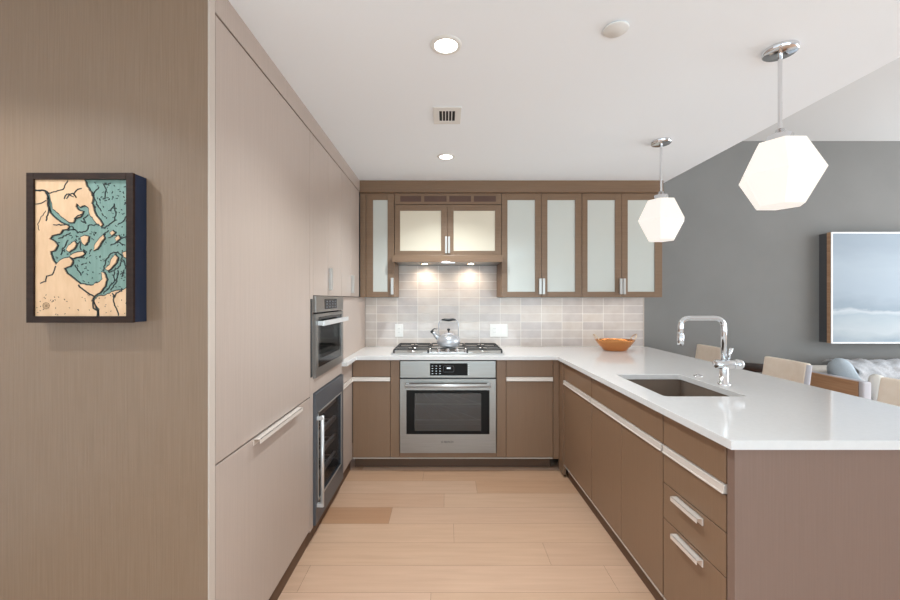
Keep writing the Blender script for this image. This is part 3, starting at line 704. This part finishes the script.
# wall plates
def plate(label, name, cat, x0, x1, z0, z1, kind):
    t = Thing(name, label, cat, ((x0+x1)/2, 3.785, z0))
    t.part('cover', B().box(x0, x1, 3.778, 3.7849, z0, z1, 0.002), M['plastic'])
    n = 2 if kind == 2 else 1; wd_ = (x1-x0)/n
    for k in range(n):
        a = x0+k*wd_+wd_*0.5
        q = t.part('insert', B().box(a-0.017, a+0.017, 3.7755, 3.778, z0+0.026, z1-0.026, 0.001), M['plastic'])
        if k == 0:
            for zc in ((z0+z1)/2-0.017, (z0+z1)/2+0.017):
                for dx in (-0.006, 0.006): t.part('slot', B().box(a+dx-0.001, a+dx+0.001, 3.7750, 3.7756, zc-0.004, zc+0.004), M['charcoal'], q)
plate('white power outlet on the tiles left of the kettle', 'wall_outlet', 'outlet', -0.482, -0.406, 1.008, 1.128, 1)
plate('wide white double wall plate on the tiles right of the kettle', 'wall_outlet', 'outlet', 0.416, 0.582, 1.008, 1.128, 2)

# ------------------------------------------------------------------ upper cabinets on the back wall
def frame_door(t, x0, x1, z0, z1, gx0, gx1, gz0, gz1, gm, yf=YU, hx=None, hz=(1.406, 1.541)):
    mb = B(); y0_, y1_ = yf, yf+0.02
    mb.box(x0, gx0, y0_, y1_, z0, z1, 0.001).box(gx1, x1, y0_, y1_, z0, z1, 0.001).box(gx0, gx1, y0_, y1_, z0, gz0, 0.001).box(gx0, gx1, y0_, y1_, gz1, z1, 0.001)
    d = t.part('door', mb, M['upper'])
    t.part('glass', B().box(gx0-0.001, gx1+0.001, yf+0.006, yf+0.012, gz0-0.001, gz1+0.001), gm, d)
    if hx:
        mb = B().box(hx[0], hx[1], yf-0.026, yf-0.022, hz[0], hz[1], 0.001).box(hx[0] if abs(hx[0]-x0) > abs(hx[1]-x1) else hx[1]-0.004, hx[0]+0.004 if abs(hx[0]-x0) > abs(hx[1]-x1) else hx[1], yf-0.024, yf+0.002, hz[0], hz[1], 0.001)
        t.part('handle', mb, M['alu'], d)
    return d
def body(t, x0, x1, z0, z1):
    t.part('body', B().box(x0, x1, YU+0.021, YW-0.016, z0, z1, 0.001), M['upper'])
t = Thing('wall_cabinet', 'narrow brown wall cabinet with one frosted glass door left of the range hood', 'cabinet', (-0.59, 3.6, 1.38))
t.part('body', B().box(-0.741, -0.446, YU+0.021, YW-0.016, 1.382, 2.277, 0.001), M['upper'])
t.part('filler', B().box(-0.741, -0.692, YU, YU+0.02, 1.380, 2.277, 0.001), M['upper'])
frame_door(t, -0.689, -0.447, 1.380, 2.277, -0.630, -0.504, 1.428, 2.219, M['frost'], hx=(-0.474, -0.450), hz=(1.404, 1.546))
t = Thing('hood_cabinet', 'short brown cabinet with two frosted doors over the range hood', 'cabinet', (0.017, 3.6, 1.74))
body(t, -0.443, 0.477, 1.738, 2.277)
q = t.part('vent_panel', B().box(-0.443, 0.477, YU, YU+0.02, 2.183, 2.277, 0.001), M['upper'])
for (a, b_) in ((-0.395, -0.215), (-0.188, 0.004), (0.028, 0.216), (0.240, 0.430)):
    mb = B().box(a, b_, YU-0.001, YU+0.001, 2.204, 2.254)
    t.part('vent_slot', mb, M['slot'], q)
frame_door(t, -0.442, 0.011, 1.741, 2.178, -0.397, -0.043, 1.781, 2.127, M['frost_warmlit'], hx=(-0.009, 0.009), hz=(1.757, 1.90))
frame_door(t, 0.014, 0.477, 1.741, 2.178, 0.065, 0.423, 1.781, 2.127, M['frost_warmlit'], hx=(0.016, 0.034), hz=(1.757, 1.90))
t = Thing('range_hood', 'slim brown range hood with two warm lamps above the cooktop', 'range hood', (0.017, 3.58, 1.66))
t.part('valance', B().box(-0.456, 0.4785, 3.375, 3.395, 1.678, 1.737, 0.002).box(-0.456, 0.4785, 3.395, YU-0.001, 1.72, 1.737, 0.001), M['upper'])
t.part('underside', B().box(-0.443, 0.476, 3.396, YW-0.016, 1.682, 1.700, 0.001), M['steel'])
for x in (-0.19, 0.22):
    q = t.part('lamp', B().cyl((x, 3.56, 1.676), 0.035, 0.006, 24), M['chrome'])
    t.part('lens', B().cyl((x, 3.56, 1.6745), 0.027, 0.0015, 24), M['hlamp'], q)
    spot('hood_bulb', (x, 3.665, 1.668), 4.6, (1.0, 0.86, 0.70), 165, 1.0, 0.02, aim=(x, 3.72, 1.2))
t.part('control', B().box(-0.04, 0.075, 3.372, 3.394, 1.664, 1.6775, 0.002), M['chrome'])
def glass_cab(label, x0, xm, x1, g):
    t = Thing('wall_cabinet', label, 'cabinet', ((x0+x1)/2, 3.6, 1.38), None)
    body(t, x0, x1, 1.382, 2.277)
    frame_door(t, x0+0.001, xm-0.0015, 1.380, 2.277, g[0], g[1], 1.428, 2.219, M['frost'], hx=(xm-0.025, xm-0.004))
    frame_door(t, xm+0.0015, x1-0.001, 1.380, 2.277, g[2], g[3], 1.428, 2.219, M['frost'], hx=(xm+0.004, xm+0.025))
glass_cab('brown wall cabinet with two frosted doors just right of the range hood', 0.480, 0.823, 1.1705, (0.530, 0.768, 0.875, 1.114))
glass_cab('brown wall cabinet with two frosted doors at the right end near the grey wall', 1.1735, 1.515, 1.866, (1.221, 1.458, 1.568, 1.800))

# ------------------------------------------------------------------ ceiling fittings
def downlight(x, y, label):
    t = Thing('recessed_light', label, 'ceiling light', (x, y, CEIL), 'recessed ceiling lights')
    t.part('trim_ring', B().lathe([(0.045, -0.001), (0.047, -0.006), (0.060, -0.004), (0.064, -0.0005)], (x, y, CEIL), 36), M['plastic'])
    t.part('lens', B().lathe([(0.0, -0.0035), (0.046, -0.003), (0.046, -0.0006)], (x, y, CEIL), 36), M['lamp'])
    return t.o
d0 = downlight(DL[0][0], DL[0][1], 'glowing round recessed ceiling light, the larger one nearer the viewer')
for (x, y), lab in zip(DL[1:], ['glowing round recessed ceiling light beyond the vent, nearer the range hood',
        'recessed ceiling light over the framed map', 'recessed ceiling light above the viewer', 'recessed ceiling light at the right behind the viewer', 'recessed ceiling light at the left behind the viewer']):
    c = copy_tree(d0); c.location = (x, y, CEIL); c['label'] = lab
t = Thing('ceiling_vent', 'small white ceiling vent with dark slots between the two ceiling lights', 'vent', (0.006, 2.21, CEIL))
t.part('frame', B().box(-0.070, 0.082, 2.115, 2.158, CEIL-0.005, CEIL-0.0005, 0.001).box(-0.070, 0.082, 2.281, 2.318, CEIL-0.005, CEIL-0.0005, 0.001)
       .box(-0.070, -0.037, 2.158, 2.281, CEIL-0.005, CEIL-0.0005, 0.001).box(0.049, 0.082, 2.158, 2.281, CEIL-0.005, CEIL-0.0005, 0.001), M['plastic'])
t.part('recess', B().box(-0.037, 0.049, 2.158, 2.281, CEIL-0.0015, CEIL-0.0005), M['rubber'])
for k in range(4):
    x = -0.037+0.086*(k+1)/5
    t.part('slat', B().box(x-0.0025, x+0.0025, 2.158, 2.281, CEIL-0.005, CEIL-0.0015), M['plastic'])
single('sprinkler_cover', B().lathe([(0.0, -0.010), (0.043, -0.009), (0.046, -0.006), (0.046, -0.0045), (0.030, -0.004), (0.030, -0.0005)], (0.638, 1.503, CEIL), 36), M['plastic'],
       'small round white cover plate on the ceiling', 'sprinkler cover')

# pendants
def pendant(x, y, label, phase=0):
    t = Thing('pendant_lamp', label, 'pendant lamp', (x, y, CEIL), 'pendant lamps over the peninsula')
    t.part('canopy', B().lathe([(0.0, -0.020), (0.056, -0.020), (0.060, -0.017), (0.060, -0.0005)], (x, y, CEIL), 40), M['chrome'])
    t.part('rod', B().cyl((x, y, 2.03), 0.0075, CEIL-0.020-2.03, 16), M['chrome'])
    t.part('cap', B().lathe([(0.044, 0), (0.044, 0.028), (0.040, 0.033), (0.018, 0.035), (0.015, 0.055), (0.0, 0.056)], (x, y, 2.0005), 32), M['chrome'])
    prof = [(0.0, 1.742), (0.082, 1.742), (0.149, 1.866), (0.085, 2.000), (0.0, 2.000)]
    t.part('shade', B().lathe(prof, (x, y, 0), 6, smooth=False, phase=phase), M['pend'])
    return t.o
p0 = pendant(1.360, 1.629, 'white faceted glass pendant lamp nearest the viewer')
c = copy_tree(p0); c.location = (1.385, 2.577, CEIL); c['label'] = 'white faceted glass pendant lamp farther back, in front of the frosted cabinets'

# ------------------------------------------------------------------ framed wooden map on the left wall
fx0, fx1, fz0, fz1 = -1.256, -0.936, 1.294, 1.743; fy0, fy1 = 1.196, 1.2515
t = Thing('framed_map', 'framed carved wooden map with teal water on the left wall', 'wall art', ((fx0+fx1)/2, fy1, fz0))
w = 0.0215; FD = 0.009
mb = B().box(fx0, fx0+w, fy0, fy0+0.009, fz0, fz1, 0.001).box(fx1-w, fx1, fy0, fy0+0.009, fz0, fz1, 0.001).box(fx0+w, fx1-w, fy0, fy0+0.009, fz0, fz0+w-0.002, 0.001).box(fx0+w, fx1-w, fy0, fy0+0.009, fz1-w+0.002, fz1, 0.001)
t.part('frame', mb, M['darkwood'])
mb = B().box(fx0+0.001, fx0+0.012, fy0+0.0092, fy1, fz0+0.001, fz1-0.001).box(fx1-0.012, fx1-0.001, fy0+0.0092, fy1, fz0+0.001, fz1-0.001)
mb.box(fx0+0.012, fx1-0.012, fy0+0.0092, fy1, fz0+0.001, fz0+0.012).box(fx0+0.012, fx1-0.012, fy0+0.0092, fy1, fz1-0.012, fz1-0.001)
t.part('frame_side', mb, M['navy'], label='dark navy box side of the frame')
ix0, ix1, iz0, iz1 = fx0+w, fx1-w, fz0+w-0.002, fz1-w+0.002
def mp(p): return (ix0+(p[0]-18)/(405-18)*(ix1-ix0), iz1-(p[1]-22)/(583-22)*(iz1-iz0))
YM = fy0+0.0105
wt = t.part('water', B().box(fx0+0.012, fx1-0.012, YM, YM+0.006, fz0+0.012, fz1-0.012), M['water'])
lands = [
 [(18,22),(222,22),(232,50),(250,72),(258,95),(252,118),(262,150),(280,180),(298,205),(292,213),(268,192),(246,163),(240,135),(225,125),(205,133),(190,118),(186,132),(196,146),(216,152),(206,172),(182,180),(176,196),(160,196),(122,168),(92,142),(84,108),(76,78),(60,64),(18,66)],
 [(18,70),(56,70),(66,90),(66,128),(78,160),(112,190),(156,214),(150,224),(130,226),(120,242),(86,250),(76,266),(96,276),(108,292),(96,312),(80,316),(86,346),(104,372),(120,355),(140,345),(160,342),(172,356),(162,376),(136,384),(150,410),(180,432),(205,452),(250,458),(288,442),(300,430),(295,402),(304,405),(316,432),(308,460),(286,486),(262,500),(252,520),(266,540),(276,560),(280,583),(18,583)],
 [(288,583),(288,555),(272,535),(266,520),(282,502),(312,498),(346,482),(380,478),(405,462),(405,583)],
 [(208,258),(224,252),(240,256),(236,276),(224,290),(212,276)], [(262,312),(270,285),(288,262),(302,250),(306,262),(290,282),(276,304)],
 [(148,310),(158,292),(180,276),(188,286),(176,306),(158,318)], [(312,388),(330,372),(340,345),(352,332),(362,342),(356,362),(338,380),(322,394)],
 [(162,336),(190,322),(216,318),(222,326),(204,336),(176,344)], [(384,322),(405,316),(405,344),(390,340)], [(352,262),(366,252),(372,262),(358,274)], [(330,240),(342,232),(350,240),(338,250)]]
def grow(poly, d):
    cx_ = sum(p[0] for p in poly)/len(poly); cy_ = sum(p[1] for p in poly)/len(poly); out = []
    n = len(poly)
    ar = sum(poly[i][0]*poly[(i+1) % n][1]-poly[(i+1) % n][0]*poly[i][1] for i in range(n))
    sg = 1 if ar > 0 else -1
    for i in range(n):
        a = Vector(poly[i-1]); b = Vector(poly[i]); c_ = Vector(poly[(i+1) % n])
        n1 = Vector(((b-a).y, -(b-a).x)).normalized(); n2 = Vector(((c_-b).y, -(c_-b).x)).normalized()
        m = (n1+n2); m = m.normalized() if m.length > 0.1 else n1
        q = b+m*d*sg; out.append((min(max(q.x, 18), 405), min(max(q.y, 22), 583)))
    return out
def rough(poly, amp=2.2):
    out = []
    for i in range(len(poly)):
        a = poly[i]; b = poly[(i+1) % len(poly)]; out.append(a)
        edge = (abs(a[0]-b[0]) < 1 and a[0] in (18, 405)) or (abs(a[1]-b[1]) < 1 and a[1] in (22, 583))
        dd = math.hypot(a[0]-b[0], a[1]-b[1])
        if not edge and dd > 14:
            k = int(dd//9)
            for j in range(1, k):
                s = j/k; out.append((a[0]+(b[0]-a[0])*s+random.uniform(-amp, amp), a[1]+(b[1]-a[1])*s+random.uniform(-amp, amp)))
    return out
mbl = B(); mbd = B()
for i, p in enumerate(lands):
    p = rough(p)
    try:
        mbl.prism([mp(q) for q in p], YM-0.0042, YM-0.0022, 'y'); mbd.prism([mp(q) for q in grow(p, 4.6)], YM-0.0022, YM, 'y')
    except Exception as e: print('poly', i, e)
t.part('land', mbl, M['landw'], wt)
def ribbon(mb, pts, wd_, y_):
    P2 = [Vector(mp((min(max(p[0], 19), 404), min(max(p[1], 23), 582)))) for p in pts]
    for i in range(len(P2)-1):
        a, b = P2[i], P2[i+1]; d = b-a
        if d.length < 1e-5: continue
        nrm = Vector((-d.y, d.x)).normalized()*wd_/2; e = d.normalized()*wd_*0.25
        q = [a-e+nrm, b+e+nrm, b+e-nrm, a-e-nrm]
        vs = [(v.x, y_, v.y) for v in q]+[(v.x, y_+0.0008, v.y) for v in q]
        mb.add(vs, [(0,1,2,3),(7,6,5,4),(0,4,5,1),(1,5,6,2),(2,6,7,3),(3,7,4,0)])
def wob(pts, amp=3):
    out = []
    for a, b in zip(pts[:-1], pts[1:]):
        k = max(1, int(math.hypot(a[0]-b[0], a[1]-b[1])//7))
        for j in range(k): s = j/k; out.append((a[0]+(b[0]-a[0])*s+random.uniform(-amp, amp)*(j > 0), a[1]+(b[1]-a[1])*s+random.uniform(-amp, amp)*(j > 0)))
    return out+[pts[-1]]
YR = YM-0.0050
for pts, w_ in (([(18,64),(60,68),(75,78)], .0042), ([(75,78),(110,68),(135,62),(145,40),(155,26)], .0030), ([(18,122),(45,118),(64,108)], .0028), ([(64,190),(72,160),(74,130),(70,90)], .0036),
                ([(40,448),(62,440),(66,418),(90,412),(104,378)], .0032), ([(140,100),(150,82),(175,78),(190,95),(180,80),(196,62),(212,58)], .0034), ([(150,100),(160,84),(178,92)], .003),
                ([(95,207),(160,208)], .003), ([(200,455),(215,470),(240,488),(262,500)], .0042), ([(262,515),(262,550),(280,560),(278,582)], .0042), ([(345,500),(350,530),(362,560),(368,580)], .0034), ([(342,490),(352,505),(358,488),(382,480)], .0034),
                ([(182,182),(196,170),(212,165)], .003), ([(35,230),(28,205),(40,180),(62,150)], .0014)):
    ribbon(mbd, wob(pts, 2), w_, YR)
t2 = mbd
YS = YM-0.0009
for pts in ([(255,95),(262,70),(280,50)], [(262,100),(285,140),(290,150)], [(305,100),(312,60),(300,40),(330,35)], [(330,150),(345,120),(352,160),(345,190),(320,210),(292,220)], [(360,205),(385,190),(405,160)],
            [(165,212),(190,240),(230,230),(235,210),(290,203)], [(110,262),(140,252),(160,240)], [(135,300),(150,270)], [(182,290),(200,275),(205,310)], [(175,345),(215,335),(228,318),(218,310)], [(180,372),(205,415)],
            [(265,300),(292,270),(300,245),(320,230)], [(300,395),(310,350),(330,325),(360,318),(378,335),(370,375),(345,395),(320,400)], [(345,400),(345,440),(320,470),(300,490)], [(360,395),(356,440),(330,475)], [(300,400),(312,440)],
            [(320,260),(350,250),(380,262),(405,245)], [(330,290),(360,278),(390,290)], [(380,350),(400,385)], [(205,190),(225,200),(215,180),(235,165)], [(370,410),(385,400),(380,420)], [(150,230),(180,225)], [(120,330),(130,300)]):
    ribbon(mbd, wob(pts, 3), 0.0030, YS)
for k in range(330):
    x_ = random.uniform(90, 400); y_ = random.uniform(30, 470)
    if y_ < 230 and x_ < 262: continue
    if y_ > 380 and x_ < 210: continue
    a = random.uniform(0, pi); l = random.uniform(3, 9); m2 = random.uniform(-3, 3)
    ribbon(mbd, [(x_, y_), (x_+l*cos(a)*.5+m2, y_+l*sin(a)*.5), (x_+l*cos(a), y_+l*sin(a))], random.uniform(.0012, .0026), YS)
for k in range(50):
    x_ = random.uniform(25, 400); y_ = random.uniform(490, 578); a = random.uniform(0, pi)
    ribbon(mbd, [(x_, y_), (x_+4*cos(a), y_+4*sin(a))], .0012, YR)
t.part('contour_lines', mbd, M['mapline'], wt)
c0 = mp((64, 540)); mb = B()
mb.tube([(c0[0]+0.0095*cos(k*pi/10), YR, c0[1]+0.0095*sin(k*pi/10)) for k in range(20)], 0.0006, 6, closed=True)
for k in range(4):
    a = k*pi/4; mb.tube([(c0[0]-0.011*cos(a), YR, c0[1]-0.011*sin(a)), (c0[0]+0.011*cos(a), YR, c0[1]+0.011*sin(a))], 0.0005, 6)
t.part('compass_rose', mb, M['maprose'], wt)

# ------------------------------------------------------------------ living room: painting, sofa, stools
px0, px1, pz0, pz1 = 3.542, 5.05, 0.956, 1.981
t = Thing('painting', 'large pale blue seascape painting in a white frame on the grey wall', 'painting', ((px0+px1)/2, YW, pz0))
t.part('backing', B().box(px0+0.002, px1-0.002, 3.722, YW-0.0005, pz0+0.004, pz1-0.004), M['charcoal'], label='dark deep backing box')
w = 0.013
def rect_frame(mb, xa, xb, za, zb, w, ya_, yb_):
    return mb.box(xa, xa+w, ya_, yb_, za, zb, 0.001).box(xb-w, xb, ya_, yb_, za, zb, 0.001).box(xa+w, xb-w, ya_, yb_, za, za+w, 0.001).box(xa+w, xb-w, ya_, yb_, zb-w, zb, 0.001)
t.part('frame_side', rect_frame(B(), px0, px1, pz0, pz1, 0.03, 3.684, 3.721), M['oak'], label='oak side of the frame')
t.part('frame_face', rect_frame(B(), px0, px1, pz0, pz1, w, 3.676, 3.6838), M['frame_w'])
cv = mk('canvas', B().box(px0+w, px1-w, 3.680, 3.6838, pz0+w, pz1-w), M['art'], t.o, (px0, 0, pz0))
cv.location = Vector((px0, 0, pz0)) - Vector(t.loc)

def soft_box(x0, x1, y0, y1, z0, z1, r=0.04, n=3):
    bm = bmesh.new(); bmesh.ops.create_cube(bm, size=1)
    for v in bm.verts: v.co = ((x0+x1)/2+v.co.x*(x1-x0), (y0+y1)/2+v.co.y*(y1-y0), (z0+z1)/2+v.co.z*(z1-z0))
    bmesh.ops.bevel(bm, geom=list(bm.edges), offset=min(r, (x1-x0)*.45, (y1-y0)*.45, (z1-z0)*.45), segments=n, affect='EDGES', profile=0.5)
    return B().bm(bm, 0, True)
def pillow(c, sx, sz, th, rot, seed=0):
    rnd = random.Random(seed); n = 16; vs = []; fs = []; R = rot.to_matrix() if hasattr(rot, 'to_matrix') else rot
    for side in (1, -1):
        for i in range(n+1):
            for j in range(n+1):
                u = -1+2*i/n; v = -1+2*j/n
                h = max(0, (1-u**4))**0.5*max(0, (1-v**4))**0.5
                k = 1-0.10*(1-abs(u))*abs(v)**3-0.0; k2 = 1-0.10*(1-abs(v))*abs(u)**3
                q_ = 1-0.13*(u*v)**4
                p = Vector((u*sx/2*k2*q_, side*th/2*h*(1+0.08*sin(5*u+seed)*cos(4*v)), v*sz/2*k*q_))
                vs.append(Vector(c)+R @ p)
    m = (n+1)**2
    for s in (0, 1):
        for i in range(n):
            for j in range(n):
                a = s*m+i*(n+1)+j; fs.append((a, a+1, a+n+2, a+n+1))
    mb = B().add(vs, fs, 0, True)
    bm = bmesh.new(); vv = [bm.verts.new(v) for v in mb.v]
    for f in fs:
        try: bm.faces.new([vv[i] for i in f])
        except ValueError: pass
    bmesh.ops.remove_doubles(bm, verts=bm.verts[:], dist=0.0005); bmesh.ops.recalc_face_normals(bm, faces=bm.faces[:])
    return B().bm(bm, 0, True)
from mathutils import Euler
t = Thing('sofa', 'oatmeal fabric sofa with an oak side arm against the grey wall', 'sofa', (4.2, 3.35, 0))
t.part('base', soft_box(3.14, 5.70, 2.93, 3.70, 0.12, 0.30, 0.02), M['sofa'])
for k in range(2):
    t.part('seat_cushion', soft_box(3.172+k*1.205, 4.37+k*1.205, 2.91, 3.52, 0.302, 0.44, 0.04), M['sofa'])
    t.part('back_cushion', soft_box(3.172+k*1.205, 4.37+k*1.205, 3.46, 3.66, 0.442, 0.77, 0.06), M['sofa'])
t.part('backrest', soft_box(3.14, 5.70, 3.66, 3.76, 0.15, 0.745, 0.02), M['sofa'])
t.part('arm', B().box(3.10, 3.118, 3.012, 3.75, 0.12, 0.742, 0.003), M['oak'], label='oak side panel')
t.part('arm_pad', soft_box(3.1185, 3.165, 2.985, 3.655, 0.302, 0.748, 0.012), M['piping'])
t.part('arm_front', soft_box(3.099, 3.1645, 2.97, 3.011, 0.302, 0.748, 0.012), M['piping'])
t.part('arm', soft_box(5.58, 5.70, 2.985, 3.655, 0.302, 0.72, 0.02), M['piping'])
for (x, y) in ((3.2, 3.0), (5.6, 3.0), (3.2, 3.65), (5.6, 3.65)): t.part('leg', B().lathe([(0.016, 0.001), (0.022, 0.122)], (x, y, 0), 14), M['darkwood'])
# pillows and throw
single('pillow', pillow((3.31, 3.30, 0.66), 0.40, 0.38, 0.17, Euler((radians(-24), radians(30), radians(46)), 'XYZ'), 1), M['cushion'],
       'blue grey square pillow leaning in the left corner of the sofa', 'pillow')
single('pillow', pillow((3.365, 3.06, 0.62), 0.31, 0.31, 0.11, Euler((radians(-16), radians(20), radians(20))), 2), M['tan'],
       'small cream and tan pillow in front of the blue grey one', 'pillow')
mb = B(); n1, n2 = 60, 40; vs = []; fs = []
path = [(3.44, 0.50), (3.435, 0.70), (3.45, 0.765), (3.50, 0.792), (3.60, 0.793), (3.70, 0.785), (3.78, 0.775)]
path = [(3.425, 0.46), (3.43, 0.66), (3.435, 0.73), (3.46, 0.785), (3.52, 0.800), (3.60, 0.802), (3.68, 0.795), (3.735, 0.778)]
for i in range(n1+1):
    x = 3.52+i/n1*1.2
    for j in range(n2+1):
        s = j/n2*(len(path)-1); k = min(int(s), len(path)-2); f_ = s-k
        y_ = path[k][0]*(1-f_)+path[k+1][0]*f_; z_ = path[k][1]*(1-f_)+path[k+1][1]*f_
        wv = 0.012*sin(26*x+6*y_+2*sin(9*z_*3))+0.008*sin(57*x+3*j*0.2)+0.006*sin(13*x-j*0.5)
        if j < n2*0.45: y_ -= abs(wv)+0.004
        else: z_ += abs(wv)
        vs.append((x+0.01*sin(j*0.6), y_, z_))
for i in range(n1):
    for j in range(n2): a = i*(n2+1)+j; fs.append((a, a+1, a+n2+2, a+n2+1))
mb.add(vs, fs, 0, True)
th = single('throw_blanket', mb, M['throw'], 'rumpled light grey throw draped over the sofa back', 'blanket')
q = th.modifiers.new('solid', 'SOLIDIFY'); q.thickness = 0.006; q.offset = 1

# side table
t = Thing('side_table', 'dark round side table beside the sofa against the grey wall', 'table', (2.74, 3.56, 0))
t.part('table_top', B().lathe([(0.0, 0.745), (0.19, 0.745), (0.195, 0.75), (0.195, 0.765), (0.19, 0.77), (0, 0.77)], (2.74, 3.56, 0), 36), M['darkwood'])
t.part('column', B().lathe([(0.02, 0.02), (0.018, 0.745)], (2.74, 3.56, 0), 18), M['darkwood'])
t.part('foot', B().lathe([(0.15, 0.001), (0.15, 0.012), (0.03, 0.022), (0, 0.022)], (2.74, 3.56, 0), 32), M['darkwood'])

# counter stools
def stool(yc, label):
    x = 2.10
    t = Thing('counter_stool', label, 'stool', (x, yc, 0), 'counter stools along the peninsula')
    t.part('seat', soft_box(x-0.20, x+0.18, yc-0.20, yc+0.20, 0.60, 0.67, 0.025), M['cream'])
    # back: gently curved padded panel leaning outwards
    vs = []; fs = []; nu, nv = 10, 8; th_ = 0.035; w = 0.172
    bm = bmesh.new()
    def pt(u, v, s):
        z = 0.64+v*(0.953-0.64); xb = x+0.165+0.045*v+0.012*(1-u*u)
        return Vector((xb + s*th_/2, yc+u*w*(1-0.02*v), z))
    grid = {}
    for s in (-1, 1):
        for i in range(nu+1):
            for j in range(nv+1): grid[(s, i, j)] = bm.verts.new(pt(-1+2*i/nu, j/nv, s))
    for i in range(nu):
        for j in range(nv):
            for s in (-1, 1): bm.faces.new([grid[(s, i, j)], grid[(s, i+1, j)], grid[(s, i+1, j+1)], grid[(s, i, j+1)]])
    for i in range(nu):
        for j in (0, nv): bm.faces.new([grid[(-1, i, j)], grid[(-1, i+1, j)], grid[(1, i+1, j)], grid[(1, i, j)]])
    for j in range(nv):
        for i in (0, nu): bm.faces.new([grid[(-1, i, j)], grid[(-1, i, j+1)], grid[(1, i, j+1)], grid[(1, i, j)]])
    bmesh.ops.recalc_face_normals(bm, faces=bm.faces[:])
    ed = [e for e in bm.edges if e.calc_face_angle(0) > 1.0]
    bmesh.ops.bevel(bm, geom=ed, offset=0.008, segments=3, affect='EDGES', profile=0.5)
    t.part('backrest', B().bm(bm, 0, True), M['cream'])
    mb = B()
    e = []
    for v in [k/8 for k in range(9)]: e.append((x+0.165+0.045*v, yc-w*(1-0.02*v)-0.003, 0.64+v*(0.945-0.64)))
    t.part('lit_edge', B().tube(e, 0.0155, 10), M['piping'], label='pale grey edge drawn as the lit side')  # pale edge paints the light falling on the side of the cream back
    for sx in (-1, 1):
        for sy in (-1, 1):
            t.part('leg', B().tube([(x-0.01+sx*0.155, yc+sy*0.16, 0.60), (x-0.01+sx*0.185, yc+sy*0.19, 0.004)], [0.016, 0.011], 12), M['oak'])
    t.part('footrest', B().tube([(x-0.01-0.176, yc-0.18, 0.20), (x-0.01-0.176, yc+0.18, 0.20)], 0.008, 10), M['chrome'])
    return t.o
s0 = stool(2.715, 'cream counter stool in the middle, right of the faucet')
c = copy_tree(s0); c.location = (2.10, 3.49, 0); c['label'] = 'cream counter stool farthest away, its back seen behind the faucet'
c = copy_tree(s0); c.location = (2.10, 1.945, 0); c['label'] = 'cream counter stool nearest the viewer at the right edge'
